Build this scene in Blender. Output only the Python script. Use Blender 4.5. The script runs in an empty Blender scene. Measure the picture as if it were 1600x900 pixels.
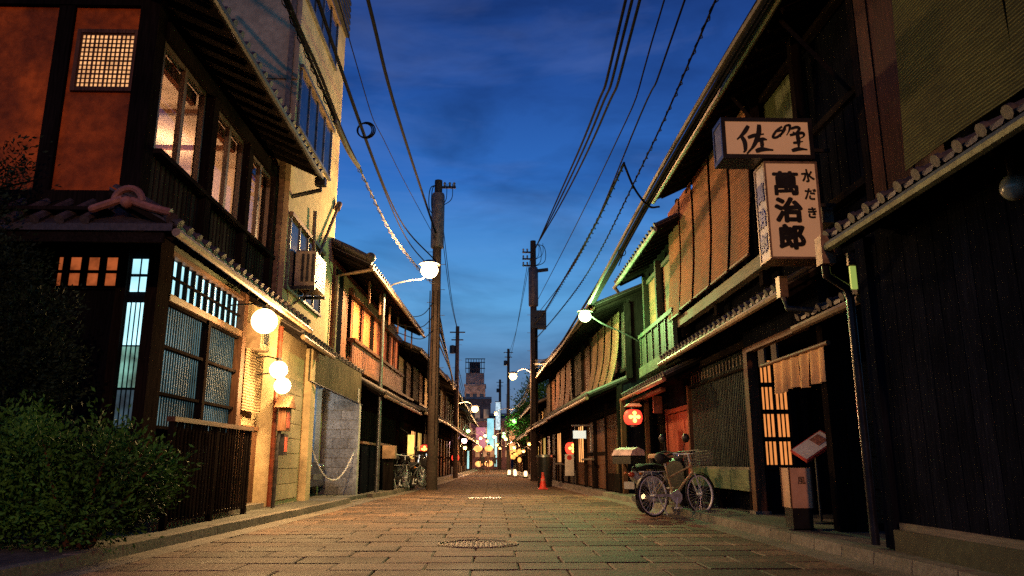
import bpy, bmesh, math, random
from mathutils import Vector, Matrix
random.seed(7)
SC = bpy.context.scene
COL = SC.collection
R = math.radians

# ------------------------------------------------------------------ camera, sky, exposure
cam_d = bpy.data.cameras.new('camera')
cam = bpy.data.objects.new('camera', cam_d); COL.objects.link(cam)
cam.location = (0, 0, .9)
cam.rotation_euler = (R(90 + 12.98), 0, R(-1.51))
cam_d.sensor_width = 36; cam_d.lens = 1180 / 1600 * 36
cam_d.clip_start = .05; cam_d.clip_end = 3000
SC.camera = cam
SC.view_settings.view_transform = 'Standard'
SC.view_settings.look = 'None'
SC.view_settings.exposure = 0.0
SC.view_settings.gamma = 1
SC.cycles.max_bounces = 5
SC.cycles.diffuse_bounces = 3
SC.cycles.glossy_bounces = 3
SC.cycles.transparent_max_bounces = 8
SC.cycles.use_denoising = False
SC.cycles.caustics_reflective = False; SC.cycles.caustics_refractive = False
SC.cycles.sample_clamp_indirect = .8

W = bpy.data.worlds.new("World"); SC.world = W; W.use_nodes = True
def make_world():
    nt = W.node_tree; N = nt.nodes; L = nt.links
    bg = N['Background']
    tc = N.new('ShaderNodeTexCoord'); sx = N.new('ShaderNodeSeparateXYZ')
    L.new(tc.outputs['Generated'], sx.inputs[0])
    cr = N.new('ShaderNodeValToRGB')
    L.new(sx.outputs[2], cr.inputs[0])
    el = cr.color_ramp.elements
    el[0].position = 0; el[0].color = (.15, .185, .27, 1)
    el[1].position = 1; el[1].color = (.008, .022, .10, 1)
    for p, c in ((.09, (.125, .24, .42, 1)), (.2, (.11, .36, .70, 1)), (.27, (.065, .27, .65, 1)), (.36, (.03, .15, .52, 1)), (.46, (.018, .082, .34, 1)), (.58, (.012, .046, .22, 1))):
        e = el.new(p); e.color = c
    # thin evening clouds
    mp = N.new('ShaderNodeMapping'); mp.inputs['Scale'].default_value = (1.6, 1.2, 5.5); mp.inputs['Rotation'].default_value = (0, R(14), R(20))
    L.new(tc.outputs['Generated'], mp.inputs[0])
    n1 = N.new('ShaderNodeTexNoise'); n1.inputs['Scale'].default_value = 2.3; n1.inputs['Detail'].default_value = 7; n1.inputs['Roughness'].default_value = .56; n1.inputs['Distortion'].default_value = .5
    L.new(mp.outputs[0], n1.inputs['Vector'])
    r1 = N.new('ShaderNodeMapRange'); r1.inputs[1].default_value = .42; r1.inputs[2].default_value = .66; L.new(n1.outputs[0], r1.inputs[0])
    dark = N.new('ShaderNodeMix'); dark.data_type = 'RGBA'; dark.blend_type = 'MULTIPLY'
    dark.inputs[7].default_value = (.46, .46, .50, 1)
    m1 = N.new('ShaderNodeMath'); m1.operation = 'MULTIPLY'; m1.inputs[1].default_value = .8
    L.new(r1.outputs[0], m1.inputs[0]); L.new(m1.outputs[0], dark.inputs[0]); L.new(cr.outputs[0], dark.inputs[6])
    mp2 = N.new('ShaderNodeMapping'); mp2.inputs['Scale'].default_value = (2.0, 1.5, 8.5); mp2.inputs['Location'].default_value = (3.1, 1.7, .4); mp2.inputs['Rotation'].default_value = (0, R(-16), 0)
    L.new(tc.outputs['Generated'], mp2.inputs[0])
    n2 = N.new('ShaderNodeTexNoise'); n2.inputs['Scale'].default_value = 1.5; n2.inputs['Detail'].default_value = 6; n2.inputs['Roughness'].default_value = .55; n2.inputs['Distortion'].default_value = .4
    L.new(mp2.outputs[0], n2.inputs['Vector'])
    r2 = N.new('ShaderNodeMapRange'); r2.inputs[1].default_value = .5; r2.inputs[2].default_value = .78; L.new(n2.outputs[0], r2.inputs[0])
    add = N.new('ShaderNodeMix'); add.data_type = 'RGBA'; add.blend_type = 'MIX'
    m2 = N.new('ShaderNodeMath'); m2.operation = 'MULTIPLY'; m2.inputs[1].default_value = .7
    L.new(r2.outputs[0], m2.inputs[0]); L.new(m2.outputs[0], add.inputs[0]); L.new(dark.outputs[2], add.inputs[6])
    lt = N.new('ShaderNodeMix'); lt.data_type = 'RGBA'; lt.blend_type = 'ADD'; lt.inputs[0].default_value = 1; lt.inputs[7].default_value = (.065, .07, .09, 1)
    L.new(dark.outputs[2], lt.inputs[6]); L.new(lt.outputs[2], add.inputs[7])
    L.new(add.outputs[2], bg.inputs[0]); bg.inputs[1].default_value = 1.0
make_world()

# ------------------------------------------------------------------ materials
MATS = {}
def M(name, col, rough=.7, grain=None, var=.35, bump=.25, scale=6, metal=0, rnd=.25, stain=.4, sheen=0, spec=.4):
    if name in MATS: return MATS[name]
    m = bpy.data.materials.new(name); m.use_nodes = True
    nt = m.node_tree; N = nt.nodes; L = nt.links; b = N['Principled BSDF']
    b.inputs['Roughness'].default_value = rough; b.inputs['Metallic'].default_value = metal
    b.inputs['Specular IOR Level'].default_value = spec
    g = N.new('ShaderNodeNewGeometry'); mp = N.new('ShaderNodeMapping')
    sc = {None: (1, 1, 1), 'z': (9, 9, .6), 'y': (9, .6, 9), 'x': (.6, 9, 9)}[grain]
    mp.inputs['Scale'].default_value = [s * scale for s in sc]
    L.new(g.outputs['Position'], mp.inputs[0])
    oi = N.new('ShaderNodeObjectInfo')
    cmb = N.new('ShaderNodeVectorMath'); cmb.operation = 'SCALE'; cmb.inputs['Scale'].default_value = 17.0
    cx = N.new('ShaderNodeCombineXYZ'); L.new(oi.outputs['Random'], cx.inputs[0]); L.new(oi.outputs['Random'], cx.inputs[1])
    L.new(cx.outputs[0], cmb.inputs[0]); L.new(cmb.outputs[0], mp.inputs['Location'])
    n = N.new('ShaderNodeTexNoise'); n.inputs['Scale'].default_value = 1; n.inputs['Detail'].default_value = 5; n.inputs['Roughness'].default_value = .62
    L.new(mp.outputs[0], n.inputs['Vector'])
    n2 = N.new('ShaderNodeTexNoise'); n2.inputs['Scale'].default_value = 1.3; n2.inputs['Detail'].default_value = 4; L.new(g.outputs['Position'], n2.inputs['Vector'])
    mr = N.new('ShaderNodeMapRange'); mr.inputs[1].default_value = .37; mr.inputs[2].default_value = .63
    mr.inputs[3].default_value = 1 - var; mr.inputs[4].default_value = 1 + var; L.new(n.outputs[0], mr.inputs[0])
    mr2 = N.new('ShaderNodeMapRange'); mr2.inputs[1].default_value = .35; mr2.inputs[2].default_value = .65
    mr2.inputs[3].default_value = 1 - stain; mr2.inputs[4].default_value = 1; L.new(n2.outputs[0], mr2.inputs[0])
    mr3 = N.new('ShaderNodeMapRange'); mr3.inputs[3].default_value = 1 - rnd; mr3.inputs[4].default_value = 1 + rnd; L.new(oi.outputs['Random'], mr3.inputs[0])
    a = N.new('ShaderNodeMath'); a.operation = 'MULTIPLY'; L.new(mr.outputs[0], a.inputs[0]); L.new(mr2.outputs[0], a.inputs[1])
    a2 = N.new('ShaderNodeMath'); a2.operation = 'MULTIPLY'; L.new(a.outputs[0], a2.inputs[0]); L.new(mr3.outputs[0], a2.inputs[1])
    vm = N.new('ShaderNodeVectorMath'); vm.operation = 'SCALE'; vm.inputs[0].default_value = col; L.new(a2.outputs[0], vm.inputs['Scale'])
    L.new(vm.outputs[0], b.inputs['Base Color'])
    rr = N.new('ShaderNodeMapRange'); rr.inputs[3].default_value = max(.05, rough - .15); rr.inputs[4].default_value = min(1, rough + .15); L.new(n2.outputs[0], rr.inputs[0]); L.new(rr.outputs[0], b.inputs['Roughness'])
    if bump:
        bp = N.new('ShaderNodeBump'); bp.inputs['Strength'].default_value = bump; bp.inputs['Distance'].default_value = .01
        L.new(n.outputs[0], bp.inputs['Height']); L.new(bp.outputs[0], b.inputs['Normal'])
    MATS[name] = m; return m

def EM(name, col, strength, vary=0, scale=3):
    if name in MATS: return MATS[name]
    m = bpy.data.materials.new(name); m.use_nodes = True
    nt = m.node_tree; N = nt.nodes; L = nt.links; b = N['Principled BSDF']
    b.inputs['Base Color'].default_value = (*[min(.8, c) for c in col], 1); b.inputs['Roughness'].default_value = .6
    b.inputs['Emission Color'].default_value = (*col, 1); b.inputs['Emission Strength'].default_value = strength
    if vary:
        g = N.new('ShaderNodeNewGeometry'); n = N.new('ShaderNodeTexNoise'); n.inputs['Scale'].default_value = scale; L.new(g.outputs['Position'], n.inputs['Vector'])
        mr = N.new('ShaderNodeMapRange'); mr.inputs[1].default_value = .3; mr.inputs[2].default_value = .7; mr.inputs[3].default_value = strength * (1 - vary); mr.inputs[4].default_value = strength * (1 + vary)
        L.new(n.outputs[0], mr.inputs[0]); L.new(mr.outputs[0], b.inputs['Emission Strength'])
    m.cycles.emission_sampling = 'FRONT' if strength > 3 else 'NONE'
    MATS[name] = m; return m

def glass_mat(name, tint=(.85, .9, .95), rough=.03, opacity=.0):
    if name in MATS: return MATS[name]
    m = bpy.data.materials.new(name); m.use_nodes = True
    nt = m.node_tree; N = nt.nodes; L = nt.links; N.remove(N['Principled BSDF']); out = N['Material Output']
    t = N.new('ShaderNodeBsdfTransparent'); t.inputs[0].default_value = (*tint, 1)
    g = N.new('ShaderNodeBsdfGlossy'); g.inputs['Roughness'].default_value = rough
    lw = N.new('ShaderNodeLayerWeight'); lw.inputs[0].default_value = .5
    pw = N.new('ShaderNodeMath'); pw.operation = 'POWER'; pw.inputs[1].default_value = 5; L.new(lw.outputs['Facing'], pw.inputs[0])
    f = N.new('ShaderNodeMapRange'); f.inputs[3].default_value = .03; f.inputs[4].default_value = .7; L.new(pw.outputs[0], f.inputs[0])
    mx = N.new('ShaderNodeMixShader'); L.new(f.outputs[0], mx.inputs[0]); L.new(t.outputs[0], mx.inputs[1]); L.new(g.outputs[0], mx.inputs[2]); L.new(mx.outputs[0], out.inputs[0])
    MATS[name] = m; return m

def reed_mat(name, col, freq=60, axis=2):
    """woven reed blind: fine cross-wise reeds and a few binding threads"""
    if name in MATS: return MATS[name]
    m = M(name, col, rough=.75, grain='y', var=.35, bump=0, scale=9, rnd=.15, stain=.45, spec=.1)
    nt = m.node_tree; N = nt.nodes; L = nt.links; b = N['Principled BSDF']
    g = N.new('ShaderNodeNewGeometry'); s = N.new('ShaderNodeSeparateXYZ'); L.new(g.outputs['Position'], s.inputs[0])
    w = N.new('ShaderNodeTexWave'); w.bands_direction = 'Z'; w.inputs['Scale'].default_value = freq / 6.283 * 1.0; w.inputs['Distortion'].default_value = .35; w.inputs['Detail'].default_value = 2; w.inputs['Detail Scale'].default_value = .6
    L.new(g.outputs['Position'], w.inputs['Vector'])
    bp = N.new('ShaderNodeBump'); bp.inputs['Strength'].default_value = .7; bp.inputs['Distance'].default_value = .012
    L.new(w.outputs[1], bp.inputs['Height']); L.new(bp.outputs[0], b.inputs['Normal'])
    old = b.inputs['Base Color'].links[0].from_socket
    mm = N.new('ShaderNodeMapRange'); mm.inputs[3].default_value = .3; mm.inputs[4].default_value = 1.25; L.new(w.outputs[1], mm.inputs[0])
    v = N.new('ShaderNodeVectorMath'); v.operation = 'SCALE'; L.new(old, v.inputs[0]); L.new(mm.outputs[0], v.inputs['Scale']); L.new(v.outputs[0], b.inputs['Base Color'])
    return m

WD = M('wood_dark', (.016, .012, .011), .7, 'z', scale=5, spec=0)
WDh = M('wood_dark_lengthwise', (.018, .014, .012), .7, 'y', scale=5, spec=0)
WB = M('wood_brown', (.13, .06, .032), .65, 'z', scale=5, spec=.15)
WBh = M('wood_brown_lengthwise', (.17, .085, .045), .6, 'y', scale=5, spec=.2)
WR = M('wood_red', (.22, .055, .03), .55, 'z', scale=4)
WG = M('wood_weathered', (.10, .08, .065), .75, 'z', scale=5, spec=.08)
WGh = M('wood_weathered_lengthwise', (.17, .14, .10), .75, 'y', scale=5)
WN = M('wood_charred', (.010, .011, .016), .75, 'z', scale=5, spec=0)
PLO = M('plaster_ochre', (.62, .12, .014), .9, None, var=.32, bump=.9, scale=7, stain=.6)
PLC = M('plaster_cream', (.60, .46, .26), .85, None, var=.15, bump=.5, scale=9, stain=.3)
CON = M('concrete', (.30, .29, .27), .85, None, var=.25, bump=.5, scale=7, stain=.45)
BLK = M('concrete_block', (.34, .34, .33), .9, None, var=.3, bump=.7, scale=18, stain=.4, rnd=.25)
TIL = M('roof_tile', (.065, .052, .05), .6, None, var=.35, bump=.4, scale=20, rnd=.3, spec=.5)
STN = M('paving_stone', (.155, .088, .054), .72, None, var=.6, bump=.9, scale=22, rnd=.6, stain=.6, spec=.3)
KRB = M('kerb_stone', (.17, .145, .115), .7, None, var=.3, bump=.6, scale=18, rnd=.2)
ASP = M('joint_sand', (.035, .03, .027), .9, None, var=.4, bump=.6, scale=30)
PAV = M('pavement_surface', (.085, .085, .07), .8, None, var=.4, bump=.6, scale=14, stain=.5)
MTD = M('dark_metal', (.035, .035, .037), .45, None, metal=.4, bump=.1, scale=12)
MTG = M('grey_metal', (.22, .23, .23), .4, None, metal=.7, bump=.1, scale=12)
MTC = M('chrome', (.78, .80, .84), .32, None, metal=.35, bump=0, var=.1, rnd=0, stain=.1)
COP = M('copper_gutter', (.26, .17, .10), .5, None, metal=.35, bump=.2, scale=12)
RUB = M('rubber', (.018, .018, .02), .75, None, bump=.1, scale=20)
POLC = M('pole_concrete', (.085, .06, .05), .85, None, var=.25, bump=.5, scale=14, spec=.1)
CAB = M('cable_rubber', (.008, .008, .01), .9, None, bump=0, spec=.05)
CABL = M('cable_grey', (.16, .13, .1), .6, None, bump=0)
PNT_W = M('white_paint', (.7, .68, .64), .5, None, var=.1, bump=.1, scale=10, stain=.3)
PNT_K = M('black_paint', (.012, .012, .014), .35, None, bump=0, rnd=0)
PNT_B = M('blue_paint', (.03, .05, .3), .5, None, bump=0, rnd=0)
PNT_R = M('red_paint', (.5, .03, .02), .5, None, bump=.1)
SGN = M('sign_acrylic', (.72, .56, .44), .35, None, var=.05, bump=0, stain=.12, rnd=0)
CLO = M('noren_cloth', (.80, .42, .17), .9, None, var=.15, bump=.6, scale=60, stain=.3, rnd=.05)
REB = reed_mat('reed_blind_brown', (.44, .165, .07), 45)
REG = reed_mat('reed_blind_olive', (.12, .12, .03), 62)
REW = reed_mat('reed_blind_pale', (.30, .20, .11), 40)
TIN = M('corrugated_tin', (.12, .095, .06), .7, 'z', var=.3, metal=0, scale=3, spec=.2)
GLS = glass_mat('window_glass')
GLD = M('dark_glass', (.02, .03, .045), .08, None, bump=0, rnd=.2, spec=.8)
E_CY = EM('shoji_lit_cool', (.45, .88, 1.0), 1.5, .35, 2)
E_CYD = EM('ribbed_glass_dim_cool', (.15, .30, .34), .42, .85, 1.3)
E_CYD.node_tree.nodes['Principled BSDF'].inputs['Base Color'].default_value = (.03, .04, .045, 1); E_CYD.node_tree.nodes['Principled BSDF'].inputs['Specular IOR Level'].default_value = .05
E_WM = EM('shoji_lit_warm', (1.0, .50, .20), .8, .3, 6)
E_OR = EM('pane_lit_orange', (1.0, .22, .06), .32, .4, 8)
E_SH = EM('entrance_shoji_lit', (1.0, .33, .08), .85, .12, 5)
E_AMB = EM('lamp_globe_warm', (1.0, .68, .28), 9)
E_STR = EM('street_lamp_bulb', (1.0, .66, .30), 60)
E_GRN = EM('street_lamp_bulb_green', (.55, 1.0, .36), 4)
E_STF = EM('far_lamp_bulb_orange', (1.0, .46, .13), 2.6)
E_GRF = EM('far_lamp_bulb_green', (.42, 1.0, .28), 2.4)
E_RED = EM('lantern_paper_red', (1.0, .05, .025), 1.9)
E_YEL = EM('lantern_crest_yellow', (1.0, .62, .12), 2.6)
E_FAR = EM('shopfront_lit_warm', (1.0, .42, .13), 1.6, .6, 1.2)
E_FAC = EM('shopfront_lit_cyan', (.30, .70, .85), .8, .4, 1)
E_FAP = EM('shopfront_lit_pink', (.75, .25, .35), .32, .6, .5)
E_YL = EM('lightbox_yellow', (1.0, .62, .15), 1.3, .2, 6)

# ------------------------------------------------------------------ building helpers
class MB:
    def __init__(s, fn=None): s.v = []; s.f = []; s.fn = fn
    def add(s, v, f):
        n = len(s.v); s.v += [tuple(p) for p in v]; s.f += [tuple(i + n for i in q) for q in f]; return s
    def hexa(s, p):   # p: 4 bottom (ccw), 4 top
        return s.add(p, [(3, 2, 1, 0), (4, 5, 6, 7), (0, 1, 5, 4), (1, 2, 6, 5), (2, 3, 7, 6), (3, 0, 4, 7)])
    def box(s, x0, x1, y0, y1, z0, z1):
        x0, x1 = sorted((x0, x1)); y0, y1 = sorted((y0, y1)); z0, z1 = sorted((z0, z1))
        return s.hexa([(x0, y0, z0), (x1, y0, z0), (x1, y1, z0), (x0, y1, z0), (x0, y0, z1), (x1, y0, z1), (x1, y1, z1), (x0, y1, z1)])
    def bbox(s, x0, x1, y0, y1, z0, z1, c=.01):  # box with chamfered top edges
        x0, x1 = sorted((x0, x1)); y0, y1 = sorted((y0, y1))
        v = [(x0, y0, z0), (x1, y0, z0), (x1, y1, z0), (x0, y1, z0), (x0, y0, z1 - c), (x1, y0, z1 - c), (x1, y1, z1 - c), (x0, y1, z1 - c),
             (x0 + c, y0 + c, z1), (x1 - c, y0 + c, z1), (x1 - c, y1 - c, z1), (x0 + c, y1 - c, z1)]
        return s.add(v, [(0, 1, 5, 4), (1, 2, 6, 5), (2, 3, 7, 6), (3, 0, 4, 7), (4, 5, 9, 8), (5, 6, 10, 9), (6, 7, 11, 10), (7, 4, 8, 11), (8, 9, 10, 11)])
    def bar(s, p0, p1, w, h=None):
        h = h or w; p0 = Vector(p0); p1 = Vector(p1); d = (p1 - p0).normalized()
        up = Vector((0, 0, 1)) if abs(d.z) < .95 else Vector((0, 1, 0))
        a = d.cross(up).normalized() * w / 2; b = a.cross(d).normalized() * h / 2
        return s.hexa([p0 - a - b, p0 + a - b, p1 + a - b, p1 - a - b, p0 - a + b, p0 + a + b, p1 + a + b, p1 - a + b])
    def tube(s, path, r, n=8, caps=True, closed=False):
        P = [Vector(p) for p in path]; m = len(P); rs = r if isinstance(r, (list, tuple)) else [r] * m
        v = []; ref = None
        for i, p in enumerate(P):
            if closed: d = (P[(i + 1) % m] - P[i - 1])
            else: d = (P[min(i + 1, m - 1)] - P[max(i - 1, 0)])
            d.normalize()
            if ref is None: ref = Vector((0, 0, 1)) if abs(d.z) < .9 else Vector((1, 0, 0))
            a = d.cross(ref).normalized(); b = a.cross(d).normalized(); ref = b
            for k in range(n):
                t = 2 * math.pi * k / n; v.append(p + a * math.cos(t) * rs[i] + b * math.sin(t) * rs[i])
        f = []
        for i in range(m if closed else m - 1):
            j = (i + 1) % m
            for k in range(n):
                f.append((i * n + k, i * n + (k + 1) % n, j * n + (k + 1) % n, j * n + k))
        if caps and not closed: f += [tuple(range(n))[::-1], tuple((m - 1) * n + k for k in range(n))]
        return s.add(v, f)
    def cyl(s, p0, p1, r0, r1=None, n=12): return s.tube([p0, p1], [r0, r0 if r1 is None else r1], n)
    def lathe(s, prof, c, n=16):   # prof: (r,z) about +Z at c
        v = []; m = len(prof)
        for r, z in prof:
            for k in range(n):
                t = 2 * math.pi * k / n; v.append((c[0] + r * math.cos(t), c[1] + r * math.sin(t), c[2] + z))
        f = [(i * n + k, i * n + (k + 1) % n, (i + 1) * n + (k + 1) % n, (i + 1) * n + k) for i in range(m - 1) for k in range(n)]
        f += [tuple(range(n))[::-1], tuple((m - 1) * n + k for k in range(n))]
        return s.add(v, f)
    def ball(s, c, r, n=16, sz=1, m=9):
        return s.lathe([(max(1e-4, r * math.sin(math.pi * i / m)), -r * sz * math.cos(math.pi * i / m)) for i in range(m + 1)], c, n)
    def prism(s, pts, axis, a, b):  # polygon pts (2d) extruded along an axis
        def P(u, w, t): return {'x': (t, u, w), 'y': (u, t, w), 'z': (u, w, t)}[axis]
        n = len(pts); v = [P(u, w, a) for u, w in pts] + [P(u, w, b) for u, w in pts]
        return s.add(v, [tuple(range(n)), tuple(range(2 * n - 1, n - 1, -1))] + [(i, (i + 1) % n, n + (i + 1) % n, n + i) for i in range(n)])
    def torus(s, c, R0, r, axis='x', n=28, m=8, arc=None, start=0):
        arc = arc or 2 * math.pi; full = arc > 6.28
        path = []
        k = n if full else n + 1
        for i in range(k):
            t = start + arc * i / n
            u, w = R0 * math.cos(t), R0 * math.sin(t)
            path.append({'x': (c[0], c[1] + u, c[2] + w), 'y': (c[0] + u, c[1], c[2] + w), 'z': (c[0] + u, c[1] + w, c[2])}[axis])
        return s.tube(path, r, m, closed=full)
    def sheet(s, grid, th=0.0, n=(1, 0, 0)):  # grid rows of points; thickness along n
        rows = len(grid); cols = len(grid[0]); v = [p for r in grid for p in r]
        f = [(i * cols + j, i * cols + j + 1, (i + 1) * cols + j + 1, (i + 1) * cols + j) for i in range(rows - 1) for j in range(cols - 1)]
        if th:
            k = len(v); v = v + [(p[0] + n[0] * th, p[1] + n[1] * th, p[2] + n[2] * th) for p in v]
            f = f + [tuple(i + k for i in q[::-1]) for q in f]
            edge = [j for j in range(cols)] + [i * cols + cols - 1 for i in range(1, rows)] + [(rows - 1) * cols + j for j in range(cols - 2, -1, -1)] + [i * cols for i in range(rows - 2, 0, -1)]
            for a in range(len(edge)):
                p, q = edge[a], edge[(a + 1) % len(edge)]; f.append((q, p, p + k, q + k))
        return s.add(v, f)
    def mesh(s, name, off=(0, 0, 0), smooth=False):
        me = bpy.data.meshes.new(name)
        fn = s.fn or (lambda p: p)
        me.from_pydata([tuple(a - b for a, b in zip(fn(p), off)) for p in s.v], [], s.f)
        bm = bmesh.new(); bm.from_mesh(me); bmesh.ops.recalc_face_normals(bm, faces=bm.faces); bm.to_mesh(me); bm.free()
        if smooth:
            me.shade_smooth(); me.set_sharp_from_angle(angle=R(38))
        return me
    def build(s, name, mat, parent=None, smooth=False, local=False, **tags):
        off = (0, 0, 0) if local else wloc(parent)
        o = bpy.data.objects.new(name, s.mesh(name, off, smooth)); COL.objects.link(o)
        o.data.materials.append(mat)
        if parent: o.parent = parent
        tag(o, **tags); return o

def wloc(o):
    v = Vector((0, 0, 0))
    while o: v += o.location; o = o.parent
    return v
def tag(o, label=None, cat=None, group=None, kind=None):
    if label: o['label'] = label
    if cat: o['category'] = cat
    if group: o['group'] = group
    if kind: o['kind'] = kind
    return o
def thing(name, label, cat, loc, group=None, rot=0):
    o = bpy.data.objects.new(name, None); COL.objects.link(o); o.location = loc; o.rotation_euler = (0, 0, rot)
    o.empty_display_size = .2
    return tag(o, label, cat, group)
UNIT = {}
def unit(mat):
    if mat.name not in UNIT:
        me = MB().box(-.5, .5, -.5, .5, -.5, .5).mesh('block'); me.materials.append(mat); UNIT[mat.name] = me
    return UNIT[mat.name]
def piece(name, mat, parent, x0, x1, y0, y1, z0, z1, me=None):
    """one box-shaped piece (slat, board, pane ...) sharing one mesh with its like"""
    o = bpy.data.objects.new(name, unit(mat)); COL.objects.link(o)
    c = Vector(((x0 + x1) / 2, (y0 + y1) / 2, (z0 + z1) / 2))
    o.scale = (max(.002, abs(x1 - x0)), max(.002, abs(y1 - y0)), max(.002, abs(z1 - z0)))
    o.parent = parent; o.location = c - wloc(parent); return o
def shared(name, me, parent, loc, rot=(0, 0, 0), scale=(1, 1, 1)):
    o = bpy.data.objects.new(name, me); COL.objects.link(o); o.parent = parent
    o.location = Vector(loc) - wloc(parent); o.rotation_euler = rot; o.scale = scale; return o
def copy_tree(o, parent=None):
    c = o.copy(); COL.objects.link(c); c.parent = parent
    for ch in list(o.children): copy_tree(ch, c)
    return c
def light(parent, loc, watts, col, r=.08, kind='POINT'):
    l = bpy.data.lights.new('lamp_light', kind); l.energy = watts; l.color = col; l.shadow_soft_size = r
    o = bpy.data.objects.new('lamp_light', l); COL.objects.link(o); o.parent = parent
    o.location = Vector(loc) - wloc(parent); return o
def spline(pts, k=8):
    P = [Vector(p) for p in pts]; P = [P[0] * 2 - P[1]] + P + [P[-1] * 2 - P[-2]]; out = []
    for i in range(1, len(P) - 2):
        for j in range(k):
            t = j / k; a, b, c, d = P[i - 1], P[i], P[i + 1], P[i + 2]
            out.append(.5 * ((2 * b) + (c - a) * t + (2 * a - 5 * b + 4 * c - d) * t * t + (3 * b - a - 3 * c + d) * t ** 3))
    out.append(P[-2]); return out
def lettering(body, size, loc, rot, mat, parent, bold=0.0, name='lettering', sx=1.0, world=True):
    cu = bpy.data.curves.new('lettering', 'FONT'); cu.body = body; cu.size = size; cu.extrude = .003; cu.offset = 0
    cu.align_x = 'CENTER'; cu.align_y = 'CENTER'; cu.resolution_u = 4
    t = bpy.data.objects.new('tmp', cu); COL.objects.link(t); bpy.context.view_layer.update()
    me = bpy.data.meshes.new_from_object(t); bpy.data.objects.remove(t)
    if bold:   # heavy brush weight: the same glyph laid down several times round a small ring
        bm = bmesh.new()
        for k in range(9):
            n0 = len(bm.verts); bm.from_mesh(me); bm.verts.ensure_lookup_table()
            dx, dy = (0, 0) if k == 8 else (bold * math.cos(k * .785), bold * math.sin(k * .785))
            for v in bm.verts[n0:]: v.co.x += dx; v.co.y += dy; v.co.z += .0003 * k
        bm.to_mesh(me); bm.free()
    me.materials.clear(); me.materials.append(mat)
    o = bpy.data.objects.new(name, me); COL.objects.link(o); o.parent = parent
    o.location = Vector(loc) - (wloc(parent) if world else Vector((0, 0, 0))); o.rotation_euler = rot; o.scale = (sx, 1, 1); return o

# ------------------------------------------------------------------ ground, road, pavements
g = MB(); g.add([(-600, -300, -.03), (600, -300, -.03), (600, 1500, -.03), (-600, 1500, -.03)], [(0, 1, 2, 3)])
g.build('ground', ASP, kind='structure')
KL = [(-12, 3.75), (6, 3.62), (10, 3.42), (14.5, 3.18), (18.5, 3.1), (22, 2.75), (34, 2.3), (62, 1.9), (130, 1.7)]     # left kerb line: y, distance from the middle
KR = [(-12, 3.5), (6, 3.42), (14.5, 3.2), (20, 3.0), (26, 2.75), (40, 2.35), (62, 2.1), (130, 1.9)]
def edge(tab, y):
    for (a, p), (b, q) in zip(tab, tab[1:]):
        if y <= b: return p + (q - p) * (y - a) / (b - a)
    return tab[-1][1]
rd = MB()
ys = [-12, 6, 10, 14.5, 18.5, 22, 26, 34, 40, 62, 130]
for a, b in zip(ys, ys[1:]):
    rd.add([(-edge(KL, a), a, 0), (edge(KR, a), a, 0), (edge(KR, b), b, 0), (-edge(KL, b), b, 0)], [(0, 1, 2, 3)])
road = rd.build('road', ASP, kind='structure')
# paving slabs in running bond, 0.45 m courses of 0.78 m slabs
SW, SL = .80, .46
variants = []
for i in range(5):
    rr = random.Random(i); t = .014
    d = [rr.uniform(-.006, .006) for _ in range(8)]
    mb = MB(); x, y = SW / 2 - rr.uniform(.004, .009), SL / 2 - rr.uniform(.005, .010)
    mb.add([(-x, -y, 0), (x, -y, 0), (x, y, 0), (-x, y, 0), (-x + d[0], -y + d[1], t), (x + d[2], -y + d[3], t), (x + d[4], y + d[5], t), (-x + d[6], y + d[7], t),
            (-x + .014, -y + .014, t + .008), (x - .014, -y + .014, t + .008), (x - .014, y - .014, t + .008), (-x + .014, y - .014, t + .008)],
           [(0, 1, 5, 4), (1, 2, 6, 5), (2, 3, 7, 6), (3, 0, 4, 7), (4, 5, 9, 8), (5, 6, 10, 9), (6, 7, 11, 10), (7, 4, 8, 11), (8, 9, 10, 11)])
    me = mb.mesh('paving_stone'); me.materials.append(STN); variants.append(me)
far = MB(); row = 0; y = 4.6; cnt = 0
while y < 95:
    el, er = edge(KL, y) - .32, edge(KR, y) - .32
    x = -el
    off = (SW / 2 if row % 2 else 0)
    cuts = [-el] + [k * SW + off - .16 for k in range(-6, 7) if -el + .18 < k * SW + off - .16 < er - .18] + [er]
    for a, b in zip(cuts, cuts[1:]):
        cx = (a + b) / 2; zz = random.uniform(-.003, .004)
        if abs(cx + .14) < .52 and abs(y - 8.75) < .42: continue     # manhole place, filled below
        if cnt < 300:
            shared('paving_stone', variants[random.randrange(5)], road, (cx, y, .001 + zz), (random.uniform(-.004, .004), random.uniform(-.003, .003), random.choice((0, math.pi))), ((b - a) / SW, 1, 1)); cnt += 1
        else:
            far.bbox(a + .009, b - .009, y - SL / 2 + .009, y + SL / 2 - .009, .001, .021 + zz, .008)
    row += 1; y += SL
STF = M('paving_stone_far', (.12, .075, .052), .85, None, var=.4, bump=.1, scale=3.0, rnd=0, stain=.45, spec=.05)
far.build('paving_stone', STF, road, kind='stuff')
# gutter strips along the kerbs
for s, tab, nm in ((-1, KL, 'gutter_strip'), (1, KR, 'gutter_strip')):
    mb = MB()
    for a, b in zip(ys, ys[1:]):
        mb.hexa([(s * edge(tab, a) , a, 0), (s * (edge(tab, a) - .31), a, 0), (s * (edge(tab, b) - .31), b, 0), (s * edge(tab, b), b, 0),
                 (s * edge(tab, a), a, .016), (s * (edge(tab, a) - .31), a, .02), (s * (edge(tab, b) - .31), b, .02), (s * edge(tab, b), b, .016)])
    mb.build(nm, KRB, road)
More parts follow.
